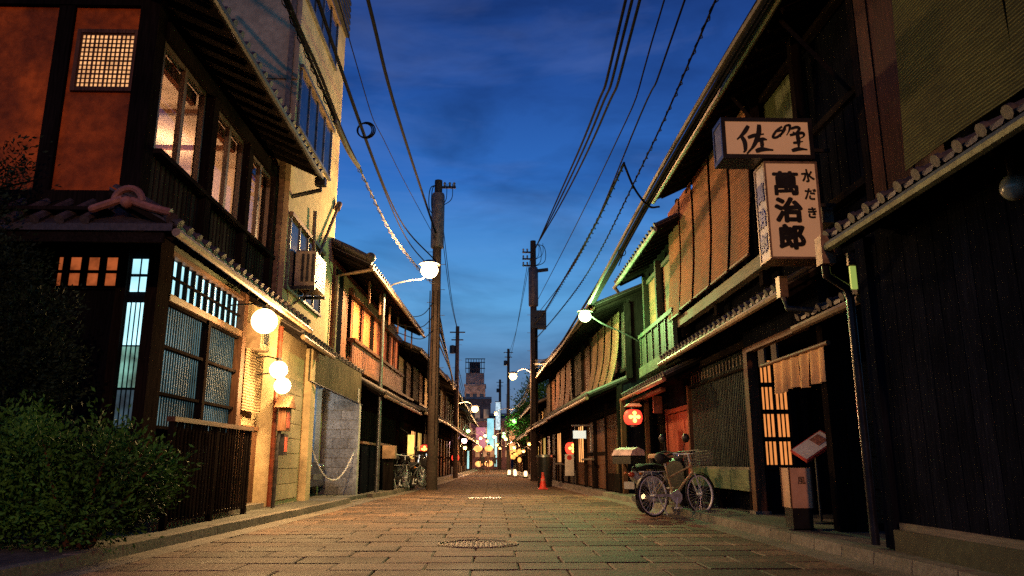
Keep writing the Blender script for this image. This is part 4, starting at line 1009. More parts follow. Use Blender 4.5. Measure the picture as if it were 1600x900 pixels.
# ------------------------------------------------------------------ RIGHT 2: lantern house
def right_lantern_house():
    H = thing('green_railed_house', 'townhouse with green-lit upstairs railing and recessed lantern bay behind the bicycle', 'house', (4.1, 16.05, .1))
    mb = MB(); mb.box(4.2, 9, 16.05, 20.6, 2.7, 6.2); mb.build('wall', WD, H)
    mb = MB(); mb.box(4.34, 9, 16.05, 20.0, .1, 2.8); mb.build('wall', WN, H)
    GR = M('rail_board_green', (.045, .06, .038), .65, 'z', scale=5); GRh = M('rail_board_green_lengthwise', (.07, .09, .055), .65, 'y', scale=5)
    for (a, b) in ((16.1, 17.7), (17.9, 19.4)):
        w = thing_part('window', H, (4.15, a, 4.2))
        m = 9
        for i in range(m): piece('board', M('shutter_brown', (.25, .13, .06), .7, 'z', scale=5), w, 4.14, 4.2, a + (b - a) * i / m + .004, a + (b - a) * (i + 1) / m - .004, 4.2, 5.5)
        piece('frame', GR, w, 4.08, 4.2, a - .1, a, 4.2, 5.6); piece('frame', GRh, w, 4.08, 4.2, a - .1, b + .1, 5.5, 5.6)
    piece('post', GR, H, 4.0, 4.16, 19.45, 19.6, 3.0, 5.7); piece('post', GR, H, 3.96, 4.12, 17.74, 17.86, 3.0, 5.7)
    piece('hand_rail', GRh, H, 3.86, 4.0, 15.9, 19.7, 4.06, 4.16)
    piece('rail', GRh, H, 3.86, 4.1, 15.9, 19.7, 3.05, 3.3)
    for i in range(11): piece('rail_board', GR, H, 3.92, 3.96, 15.95 + i * .34, 16.27 + i * .34, 3.3, 4.06)
    for i in range(6): piece('post', GRh, H, 3.88, 3.97, 15.92 + i * .72, 15.99 + i * .72, 3.3, 4.06)
    pent_roof(H, 1, 15.3, 20.7, 3.5, 5.8, 6.6, 7.3, gmat=M('gutter_zinc', (.3, .33, .25), .5, None, metal=.4))
    mb = MB(); mb.tube([(3.46, 20.72, 5.7), (3.6, 20.74, 5.5), (4.05, 20.7, 5.35), (4.08, 20.65, 5.2), (4.08, 20.65, 2.9)], .05, 8); mb.build('downpipe', MTG, H, smooth=True)
    pent_roof(H, 1, 14.9, 19.9, 3.45, 2.58, 4.3, 2.98, gmat=M('gutter_red', (.3, .09, .05), .5), r=.05, step=.22)
    piece('beam', WR, H, 3.6, 3.7, 16.1, 19.7, 2.38, 2.46)
    piece('door', WR, H, 4.28, 4.33, 16.2, 18.5, .15, 2.0); piece('door_frame', WR, H, 4.24, 4.33, 18.5, 18.6, .1, 2.15); piece('door_frame', WR, H, 4.24, 4.33, 16.1, 18.6, 2.02, 2.12)
    for i in range(5): piece('slat', WD, H, 4.28, 4.32, 18.7 + i * .22, 18.78 + i * .22, .3, 2.3)
    piece('post', WB, H, 3.35, 3.47, 19.72, 19.86, .12, 2.5); piece('post', WB, H, 3.95, 4.05, 19.6, 19.75, .12, 2.5)
    piece('post', WB, H, 4.16, 4.3, 16.05, 16.15, .12, 2.5)
    return H
right_lantern_house()
t = thing('hanging_plaque', 'small red wooden plaque hanging under the eave beside the red lantern', 'sign', (3.75, 17.2, 2.0))
mb = MB(); mb.box(3.66, 3.86, 17.2, 17.24, 1.98, 2.36); mb.build('board', WR, t); mb = MB(); mb.box(3.75, 3.77, 17.21, 17.23, 2.36, 2.55); mb.build('cord', MTD, t)

def paper_lantern(x, y, z, r, label, watts, ztop):
    t = thing('red_lantern', label, 'lantern', (x, y, z), 'red paper lanterns')
    prof = []
    for i in range(17):
        a = math.pi * i / 16; rr = r * (.35 + .65 * math.sin(a) ** .7) * (1 + (.018 if i % 2 else -.01)); prof.append((rr, -r * .8 * math.cos(a)))
    mb = MB(); mb.lathe(prof, (x, y, z), 24); mb.build('paper_shade', E_RED, t, smooth=True)
    q = MB(); q.lathe([(.001, 0), (r * .4, 0), (r * .4, .05), (.001, .05)], (x, y, z + r * .8), 16); q.lathe([(.001, -.05), (r * .38, -.05), (r * .38, 0), (.001, 0)], (x, y, z - r * .8), 16); q.cyl((x, y, z + r * .8), (x, y, ztop), .008, .008, 5); q.build('cap', PNT_K, t)
    c = MB()
    for k in range(4):
        a = math.pi / 2 * k; dx, dz = .42 * r * math.cos(a), .42 * r * math.sin(a)
        c.ball((x + dx, y - math.sqrt(max(.01, 1 - (dx / r) ** 2)) * r * .98, z + dz), r * .22, 12, 1, 6)
    c.bar((x - r * .5, y - r * 1.0, z), (x + r * .5, y - r * 1.0, z), .03, r * .2); c.bar((x, y - r * 1.0, z - r * .5), (x, y - r * 1.0, z + r * .5), r * .2, .03)
    c.build('crest', E_YEL, t, smooth=True)
    light(t, (x, y - r - .12, z - .05), watts * .6, (1, .14, .07), .12)
    return t
paper_lantern(3.3, 17.8, 1.92, .215, 'large red lantern with yellow crest hanging above the scooter', 38, 2.5)
paper_lantern(3.02, 28.8, 1.40, .27, 'red lantern with yellow crest above the vertical white nameboard', 22, 2.6)
paper_lantern(-2.55, 29.6, 1.38, .2, 'red lantern beside the left utility pole above parked motorbikes', 20, 2.6)
paper_lantern(-2.15, 46.0, 1.15, .22, 'small distant red lantern beside the second left utility pole', 18, 2.5)
t = thing('lantern_hood', 'small pale green hood above the large red lantern', 'hood', (3.3, 17.8, 2.2))
mb = MB(); mb.prism([(3.12, 2.17), (3.48, 2.17), (3.42, 2.23), (3.18, 2.23)], 'y', 17.6, 18.0); mb.build('hood', M('hood_green', (.35, .45, .3), .5), t)
t.scale = (1, 1, 1)

# RIGHT 3+: generic row
H3, fn3 = townhouse(1, 19.95, 29.6, 3.3, 2.95, 'dark boarded townhouse with curved reed blinds upstairs past the red lantern', ('lattice', 'boards'), 2.62, 5.0, seed=12, lit={3: E_FAR}, wallm=WN)
for i in range(4):
    a = 20.4 + i * 1.15
    blind(1, fn3, 3.3 + .2, a, a + .85, 4.95, 2.95, REW, ('reed blind nearest the green street lamp', 'second reed blind past the green street lamp', 'third reed blind past the green street lamp', 'fourth reed blind past the green street lamp')[i], .28, 'long reed blinds on the right row')
H4, fn4 = townhouse(1, 29.8, 41.0, 2.95, 2.65, 'right townhouse with pale upstairs screens behind the tall utility pole', ('boards', 'lattice', 'boards'), 2.55, 5.0, seed=14, lit={1: E_FAR, 4: E_YL})
for i in range(3):
    a = 30.1 + i * 1.9
    blind(1, fn4, 2.95 + .2, a, a + 1.4, 4.9, 2.95, REB, ('first', 'second', 'third')[i] + ' brown screen blind on the house behind the tall right pole', .15, 'screen blinds on the far right house')
townhouse(1, 41.2, 52.0, 2.7, 2.5, 'low right townhouse with glowing shop windows under the trees', ('lattice', 'plaster'), 2.45, 3.9, seed=15, lit={0: E_FAR, 1: E_YL, 2: E_FAR, 4: E_FAR}, detail=0)
townhouse(1, 60.0, 78.0, 2.4, 2.2, 'farthest right townhouse beyond the trees', ('boards', 'lattice'), 2.5, 4.6, seed=19, lit={0: E_FAR, 2: E_FAR, 3: E_YL, 5: E_FAR, 7: E_FAR}, detail=0)

t = thing('hanging_sign', 'small white sign hanging from an angle bracket on the right houses', 'sign', (3.0, 24.0, 1.75))
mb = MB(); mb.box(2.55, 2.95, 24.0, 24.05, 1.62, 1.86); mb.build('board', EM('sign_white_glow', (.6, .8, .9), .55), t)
mb = MB(); mb.bar((2.5, 24.02, 2.02), (3.2, 24.02, 2.02), .04); mb.bar((3.1, 24.02, 2.02), (3.1, 24.02, 1.2), .04); mb.bar((2.6, 24.02, 2.0), (2.6, 24.02, 1.86), .02); mb.build('bracket', MTG, t)
t = thing('name_board', 'white vertical nameboard with a dark disc hanging below the second red lantern', 'sign', (2.75, 28.0, .8))
mb = MB(); mb.box(2.66, 2.98, 28.0, 28.05, .42, 1.18); mb.build('board', PNT_W, t)
mb = MB(); mb.cyl((2.82, 27.99, 1.06), (2.82, 28.0, 1.06), .09, .09, 16); mb.build('disc', PNT_R, t)
t = thing('bamboo_rail', 'pale bamboo rail along the dark right house front', 'rail', (2.9, 24, .95))
mb = MB(); mb.tube([(3.05, 23.2, .98), (2.98, 25.4, .98)], .035, 8); mb.build('pole', WGh, t)
for y in (23.4, 25.2): piece('post', WD, t, 3.04, 3.1, y, y + .06, .1, .98)
t = thing('bamboo_rail', 'pale bamboo rail past the white nameboard', 'rail', (2.8, 29, .75))
mb = MB(); mb.tube([(2.72, 29.4, .82), (2.62, 31.8, .82)], .035, 8); mb.build('pole', WGh, t)
for y in (29.6, 31.5): piece('post', WD, t, 2.70, 2.76, y, y + .06, .1, .82)

# ------------------------------------------------------------------ poles and street lamps
def utility_pole(x, y, h, r, label, kind=0):
    t = thing('utility_pole', label, 'utility pole', (x, y, 0), 'utility poles')
    mb = MB(); mb.tube([(x, y, -.1), (x, y, h * .5), (x, y, h)], [r, r * .88, r * .72], 14); mb.build('pole', POLC, t, smooth=True)
    q = MB()
    for k in range(14): z = 2.2 + k * .45; q.cyl((x - r - .12 if k % 2 else x, y - .02, z), (x + r + .12 if not k % 2 else x, y - .02, z), .01, .01, 5)
    q.build('step_bolt', MTG, t, kind='stuff')
    if kind in (0, 2):
        zt = h - 2.5 if kind == 0 else h - 3.4
        q = MB(); q.lathe([(.001, 0), (r * 1.12, 0), (r * 1.22, .06), (r * 1.22, 1.9 if kind == 0 else 1.8), (r * 1.1, 2.0), (.001, 2.0)], (x, y, zt), 16); q.build('sleeve', M('transformer_case', (.16, .12, .11), .5, None, metal=.2), t, smooth=True)
        q = MB()
        for z in ((h - .25,) if kind == 0 else (h - .6, h - .95, h - 1.3)):
            q.bar((x - (.1 if kind == 0 else .55), y, z), (x + (.62 if kind == 0 else .1), y, z), .06, .08)
        if kind == 2: q.bar((x, y, h - 1.6), (x + .75, y, h - 1.5), .2, .14)
        q.build('cross_arm', MTD, t)
        ins = MB()
        xs = (.22, .4, .56) if kind == 0 else (-.5, -.3)
        for z in ((h - .2,) if kind == 0 else (h - .55, h - .9, h - 1.25)):
            for dx in xs: ins.lathe([(.02, 0), (.05, .02), (.03, .06), (.055, .09), (.03, .14), (.001, .15)], (x + dx, y, z), 8)
        ins.build('insulator', M('ceramic', (.35, .33, .3), .25), t, smooth=True)
        lp = MB()
        for dx in (-.28, -.2) if kind == 0 else (.35, .55): lp.tube(spline([(x, y - .1, h - .2), (x + dx, y - .12, h - .35), (x + dx * 1.05, y - .1, h - 1.1), (x, y - .15, h - 1.4)], 6), .018, 6)
        for dx in (.3, .5): lp.tube(spline([(x + dx, y, h - .12), (x + dx * .95, y - .05, h - .7), (x + .12, y - .1, h - 1.0)], 6), .014, 6)
        lp.build('jumper_wire', CAB, t, smooth=True)
        if kind == 2:
            q = MB(); q.box(x - .1, x + .62, y - .25, y + .2, h - 4.55, h - 3.65); q.build('control_box', MTD, t)
    else:
        q = MB(); q.bar((x - .45, y, h - .35), (x + .45, y, h - .35), .05, .07); q.bar((x - .35, y, h - .8), (x + .35, y, h - .8), .05, .07); q.build('cross_arm', MTD, t)
        q = MB(); q.lathe([(.001, 0), (.17, 0), (.17, .45), (.001, .5)], (x - .28, y, h - 1.6), 12); q.build('transformer', MTD, t, smooth=True)
    # bunch of service cables down the shaft
    q = MB(); rr = random.Random(int(y))
    for k in range(5):
        a = rr.uniform(-2.6, -.5); xo, yo = math.cos(a) * r * 1.12, math.sin(a) * r * 1.12
        q.tube(spline([(x + xo * (1.1 + .2 * rr.random()), y + yo, z) for z in (h * .62, h * .5, h * .38, h * .3 * rr.uniform(.4, 1.0))], 4), .014, 5)
    q.build('service_cable', CAB, t, smooth=True)
    return t
utility_pole(-1.95, 25.5, 10.7, .19, 'tall concrete utility pole standing in the left of the road beside the brightest lamp', 0)
utility_pole(-2.05, 44.0, 8.7, .15, 'second smaller utility pole on the left beside the small red lantern', 1)
utility_pole(2.05, 37.0, 11.9, .20, 'tall dark utility pole with cylinder transformer on the right of the road', 2)
utility_pole(1.0, 95.0, 11.0, .2, 'faint utility pole far down the street near the lit signs', 1)
utility_pole(1.55, 72.0, 11.5, .17, 'far utility pole behind the second orange street lamp', 1)

def street_lamp(loc, base, arm, mat, watts, col, label, r=.14, pole=None, head=MTG):
    t = thing('street_lamp', label, 'street lamp', base, 'street lamps')
    x, y, z = loc
    if pole: q = MB(); q.tube([(base[0], base[1], 0), (base[0], base[1], pole)], [.062, .042], 12); q.lathe([(.001, 0), (.05, 0), (.03, .1), (.001, .22)], (base[0], base[1], pole), 8); q.build('pole', MTG, t, smooth=True)
    if arm: q = MB(); q.tube(spline(arm, 8), .022, 8); q.build('arm', MTG, t, smooth=True)
    q = MB(); q.lathe([(.001, r * 1.25), (r * .5, r * 1.2), (r * 1.25, r * .75), (r * 1.25, r * .68), (.001, r * .68)], loc, 16); q.build('hood', head, t, smooth=True)
    q = MB(); q.ball(loc, r, 16, .9, 10); b = q.build('bulb', mat, t, smooth=True); 
    light(t, (x, y - r * 1.5 - .05, z - r * .9), watts, col, r)
    return t
street_lamp((-1.80, 20.9, 6.22), (-3.06, 20.9, 0), [(-3.06, 20.9, 5.5), (-2.85, 20.9, 5.78), (-2.35, 20.9, 5.92), (-1.95, 20.9, 6.0), (-1.8, 20.9, 6.40)], E_STR, 2700, (1, .56, .23), 'brightest orange street lamp on a curved arm from the slim left pole', .24, 5.75)
street_lamp((2.45, 19.6, 4.66), (3.5, 19.9, 4.3), [(4.0, 19.9, 4.0), (3.5, 19.8, 4.25), (2.9, 19.7, 4.5), (2.5, 19.6, 4.75)], E_GRN, 600, (.46, 1, .30), 'green street lamp on a thin arm over the right row of houses', .17)
street_lamp((1.05, 38.0, 5.1), (2.05, 37.6, 5.2), [(2.05, 37.6, 5.2), (1.6, 37.8, 5.45), (1.15, 38, 5.3)], EM('far_lamp_bulb_bright', (1.0, .55, .2), 5), 800, (1, .50, .2), 'orange street lamp reaching out from the tall right utility pole', .2)
street_lamp((-1.0, 45.0, 3.95), (-2.05, 44.6, 4.2), [(-2.05, 44.4, 4.2), (-1.5, 44.8, 4.35), (-1.05, 45, 4.15)], EM('far_lamp_bulb_bright', (1.0, .55, .2), 5), 650, (1, .5, .18), 'orange street lamp on the second left utility pole', .22)
street_lamp((1.7, 58.0, 3.95), (2.4, 60.0, 3.6), [(2.35, 60.0, 3.6), (2.1, 59, 4.1), (1.75, 58, 4.15)], E_GRF, 130, (.5, 1, .35), 'distant green street lamp in front of the far trees', .2)
for x, y, z, m, w_, lb in ((.38, 68, 5.1, E_STF, 700, 'far orange street lamp left of the distant green lamp'), (-1.9, 62, 3.35, E_GRF, 150, 'tiny green lamp on the far left row'),
                           (-.65, 76, 3.45, E_STF, 700, 'far orange lamp above the left of the crowd'), (1.1, 70, 3.2, E_GRF, 120, 'tiny green lamp just below the distant green street lamp'),
                           (-1.85, 52, 2.3, EM('bulb_pink', (1, .5, .55), 25), 60, 'tiny pinkish lamp low on the far left row'), (.3, 84, 3.6, E_STF, 900, 'faint orange lamp above the middle of the crowd')):
    xe = -2.3 if x < 0 else 2.3
    street_lamp((x, y, z), (xe, y, z), [(xe, y, z + .1), ((x + xe) / 2, y, z + .45), (x, y, z + .25)], m, w_, (1, .6, .3) if m is E_STF else (.6, 1, .5) if m is E_GRF else (1, .5, .6), lb, .17)
for x, y, z, lb in ((2.3, 42.2, 1.75, 'round shop lamp nearest the traffic cone on the right'), (2.25, 46.0, 1.95, 'second round shop lamp beyond the traffic cone'), (2.1, 51.0, 1.6, 'third round shop lamp by the right shop windows')):
    street_lamp((x, y, z), (x + .5, y, z), [(x + .5, y, z + .1), (x + .2, y, z + .3), (x, y, z + .15)], E_STF, 60, (1, .45, .2), lb, .12)
# lamp behind the viewer that lights the near fronts
t = street_lamp((1.9, -10, 6.8), (3.1, -10, 0), [(3.1, -10, 6.5), (2.6, -10, 6.95), (1.95, -10, 7.05)], E_STR, 4200, (1, .41, .19), 'orange street lamp standing behind the viewpoint', .16, 6.8)

# (small far bulbs keep their own colour)
# little floor lamps on the far right, cone
for i, (x, y) in enumerate(((1.15, 50.5), (1.42, 46.5), (1.95, 44.5), (1.62, 54.0))):
    t = thing('floor_lamp', ('farthest left', 'middle', 'nearest and brightest', 'smallest')[i] + ' of the glowing paper floor lamps along the right kerb', 'floor lamp', (x, y, .0), 'paper floor lamps on the right kerb')
    mb = MB(); mb.lathe([(.001, 0), (.08, 0), (.10, .09), (.10, .22), (.07, .3), (.001, .3)], (x, y, .1), 12); mb.build('shade', EM('floor_lamp_glow', (1, .62, .30), 3.2), t, smooth=True)
    mb = MB(); mb.box(x - .14, x + .14, y - .14, y + .14, .02, .1); mb.build('base', PNT_K, t)
t = thing('traffic_cone', 'single red traffic cone at the right kerb', 'traffic cone', (1.72, 26.0, .02))
mb = MB(); mb.lathe([(.12, .03), (.115, .05), (.035, .52), (.025, .55), (.001, .55)], (1.72, 26, .02), 20); mb.build('cone', M('cone_red', (.6, .03, .02), .5, None, bump=.1), t, smooth=True)
mb = MB(); mb.bbox(1.56, 1.88, 25.84, 26.16, .02, .05, .01); mb.build('base', M('cone_red', (.6, .03, .02), .5, None, bump=.1), t)
mb = MB(); mb.lathe([(.079, .26), (.066, .34)], (1.72, 26, .023), 20); mb.build('band', M('cone_band', (.5, .1, .08), .4), t)
t = thing('waste_bin', 'black upright bin behind the red traffic cone', 'bin', (1.9, 28.2, .02))
mb = MB(); mb.lathe([(.001, 0), (.26, 0), (.3, 1.05), (.001, 1.05)], (1.95, 28.4, .02), 16); mb.build('body', PNT_K, t, smooth=True)
mb = MB(); mb.lathe([(.001, 0), (.31, 0), (.29, .07), (.001, .09)], (1.95, 28.4, 1.08), 16); mb.build('lid', MTG, t, smooth=True)

# ------------------------------------------------------------------ overhead cables
def cable(pts, r, label, mat=CAB, k=8, name='overhead_cable', group='cables strung over the street'):
    mb = MB(); mb.tube(spline(pts, k), r, 6); return mb.build(name, mat, None, smooth=True, label=label, cat='cable', group=group)
def spiral_cable(pts, r, label, mat=CAB, wr=.008, turns=2.2, amp=.045):
    P = spline(pts, 30); t = thing('spiral_wrapped_cable', label, 'cable', P[0], 'cables strung over the street')
    mb = MB(); mb.tube(P[::5] + [P[-1]], r, 6); mb.build('cable', mat, t, smooth=True)
    hel = []; s = 0
    for a, b in zip(P, P[1:]):
        L_ = (b - a).length; n = max(1, int(L_ / .07)); d = (b - a).normalized(); sd = d.cross(Vector((0, 0, 1))).normalized(); up = sd.cross(d)
        for i in range(n):
            s += L_ / n; c = a.lerp(b, i / n); hel.append(c + sd * amp * math.cos(s * turns * 6.283) + up * (amp * math.sin(s * turns * 6.283) - amp * .6))
    mb = MB(); mb.tube(hel, wr, 4); mb.build('wrap_wire', mat, t); return t
cable([(-2.1, -6, 9.6), (-2.1, 5, 8.6), (-2.1, 11.23, 8.39), (-2.1, 15.19, 8.28), (-2.0, 25.4, 8.7)], .034, 'single thick black cable crossing the sky to the left pole top')
cable([(-2.6, -6, 9.4), (-2.6, 5, 8.1), (-2.6, 12.4, 7.41), (-2.6, 20.17, 7.5), (-1.98, 25.4, 7.7)], .022, 'dark cable sagging left of the thick one with a coil on it')
cable([(-2.7, -6, 9.2), (-2.65, 8, 7.8), (-2.6, 15.0, 7.25), (-2.5, 21, 7.2), (-2.0, 25.4, 7.3)], .018, 'thinner dark cable just below the coiled one on the left')
cable([(-2.5, -6, 10.2), (-2.6, 12.33, 8.3), (-2.5, 16.8, 8.15), (-1.98, 25.4, 8.45)], .01, 'hair-thin wire between the two thick left cables')
cable([(-3.5, 8, 9.0), (-3.4, 11.16, 8.32), (-3.4, 13.54, 8.30), (-3.45, 16.2, 8.25), (-3.4, 18.4, 8.2)], .035, 'black cable bundle running along the cream building top')
spiral_cable([(-3.5, 9, 8.5), (-3.38, 11.2, 8.15), (-3.3, 13.5, 7.9), (-3.2, 14.3, 7.6)], .03, 'black spiral wrapped cable in front of the cream building', CAB, .012)
cable([(-3.2, 14.2, 7.62), (-3.1, 15.1, 7.38), (-3.0, 15.85, 7.31)], .055, 'short pale protective tube on the cable by the cream building', CABL, name='cable_sleeve')
spiral_cable([(-3.0, 15.85, 7.31), (-2.75, 20, 7.0), (-2.2, 24.5, 6.9), (-1.98, 25.4, 6.95)], .02, 'pale spiral wrapped cable descending to the left pole', CABL, .012)
t = thing('cable_coil', 'round coil of spare cable hanging on the left wires', 'cable coil', (-2.6, 14.2, 7.5))
mb = MB()
for k in range(3): mb.torus((-2.6 + .02 * k, 14.2, 7.42), .15 + .012 * k, .014, 'y', 22, 6)
mb.build('coil', CAB, t, smooth=True)
for i, (dx, lb) in enumerate(((0, 'leftmost of the three parallel black cables to the right pole top'), (.10, 'middle of the three parallel black cables to the right pole top'), (.22, 'rightmost of the three parallel black cables to the right pole top'))):
    cable([(2.0 + dx, -6, 10.2), (2.05 + dx, 10.4, 7.93), (2.1 + dx, 14.4, 8.0), (2.1 + dx * .9, 23.5, 9.3), (1.95 + dx * .6, 37.0, 11.2 + .2 * i - .2)], .026, lb)
cable([(2.35, -6, 8.4), (2.3, 8.05, 6.34), (2.3, 10.9, 6.2), (2.3, 20.1, 6.3), (2.1, 37, 7.9)], .014, 'thin wire running down beside the spiral cable on the right')
cable([(2.1, -6, 8.9), (2.2, 8.5, 6.75), (2.2, 14, 6.6), (2.05, 37, 8.4)], .012, 'hair-thin wire highest of the right-hand pair')
spiral_cable([(2.3, 12.4, 6.03), (2.3, 16.13, 6.1), (2.3, 21.83, 6.5), (2.15, 31, 7.0), (2.1, 37, 7.6)], .024, 'dark spiral wrapped cable climbing to the right pole transformer')
spiral_cable([(2.55, -4, 7.2), (2.5, 7.52, 5.99), (2.5, 12, 5.75), (2.5, 19, 5.75), (2.4, 28, 6.3), (2.1, 37, 6.8)], .014, 'lit thin wrapped wire on the far right of the sky', CAB, .008, 3, .025)
cable([(2.3, 12.45, 6.05), (2.55, 12.8, 5.7), (2.9, 13.3, 5.55), (3.3, 14.2, 5.85)], .022, 'short drooping service wire to the restaurant eave')
for i in range(6):
    dz = [0, .07, .13, -.06, .04, .1][i]; dx = [0, .05, -.03, .03, -.07, .09][i]
    cable([(3.35 + dx * .4, 7, 6.42 + dz), (3.2 + dx, 10.2, 6.2 + dz), (2.95 + dx, 13.6, 5.75 + dz), (2.7 + dx, 17, 5.2 + dz), (2.6 + dx, 21, 4.98 + dz * .8 + .1 * math.sin(i)), (2.4 + dx, 30.2, 5.0 + dz - .04 * i), (2.1, 36.8, 5.5 + dz * 2)], (.045, .024, .034, .026, .042, .022)[i],
          ('thickest cable of the bundle hugging the right roofs', 'thin upper wire of the right roof bundle', 'topmost wire of the right roof bundle', 'lowest wire of the right roof bundle', 'inner thick cable of the right roof bundle', 'outermost thin wire of the right roof bundle')[i], CABL if i == 4 else CAB)
t = thing('cable_loop', 'small junction loop hooked on the right cable bundle', 'cable coil', (2.7, 16, 5.4))
mb = MB(); mb.torus((2.78, 15.6, 5.3), .08, .01, 'y', 14, 5); mb.bar((2.7, 15.6, 5.0), (2.85, 15.6, 5.4), .02); mb.build('coil', CAB, t)
# messy wires between the far poles and the house fronts
rr = random.Random(4)
for i in range(5):
    cable([(-1.98, 25.6, 6.6 - .35 * i), (-1.9 + .06 * i, 31, 5.4 - .25 * i), (-1.95, 38, 4.9 - .1 * i), (-2.05, 43.9, 5.6 - .1 * i)], .028, ('highest', 'second highest', 'middle', 'second lowest', 'lowest')[i] + ' of five sagging wires between the two left poles', CABL if i in (1, 3, 4) else CAB)
for i in range(3):
    cable([(-1.98, 25.4, 6.3 - .5 * i), (-2.4, 25.0, 5.7 - .4 * i), (-3.2, 24.4, 5.55 - .25 * i)], .014, ('upper', 'middle', 'lower')[i] + ' short service wire from the left pole to the brown house')
for i in range(4):
    cable([(2.05, 37.1, 5.6 - .2 * i), (1.9, 46, 4.8 - .15 * i), (1.7, 58, 4.9), (1.55, 72, 6 - .3 * i)], .016, ('first', 'second', 'third', 'fourth')[i] + ' wire running from the right pole on down the street', CABL if i % 2 else CAB)
for i in range(4):
    cable([(-2.05, 44.1, 6.6 - .5 * i), (-1.8, 56, 5.0 - .3 * i), (-1.7, 72, 5.0 - .2 * i), (-1.6, 90, 6)], .016, ('first', 'second', 'third', 'fourth')[i] + ' wire running from the second left pole on down the street', CAB)
for i, (a, b) in enumerate((((1.95, 37, 11.2), (1.6, 72, 11.0)), ((-2.0, 25.6, 10.3), (-2.05, 44, 8.4)), ((-1.9, 25.6, 10.1), (-1.95, 44, 8.1)), ((1.75, 37, 10.6), (1.5, 72, 10.0)))):
    m = ((a[0] + b[0]) / 2, (a[1] + b[1]) / 2, (a[2] + b[2]) / 2 - .7)
    cable([a, m, b], .014, ('high wire beyond the right pole', 'left of two high wires between the left poles', 'right of two high wires between the left poles', 'lower high wire beyond the right pole')[i])

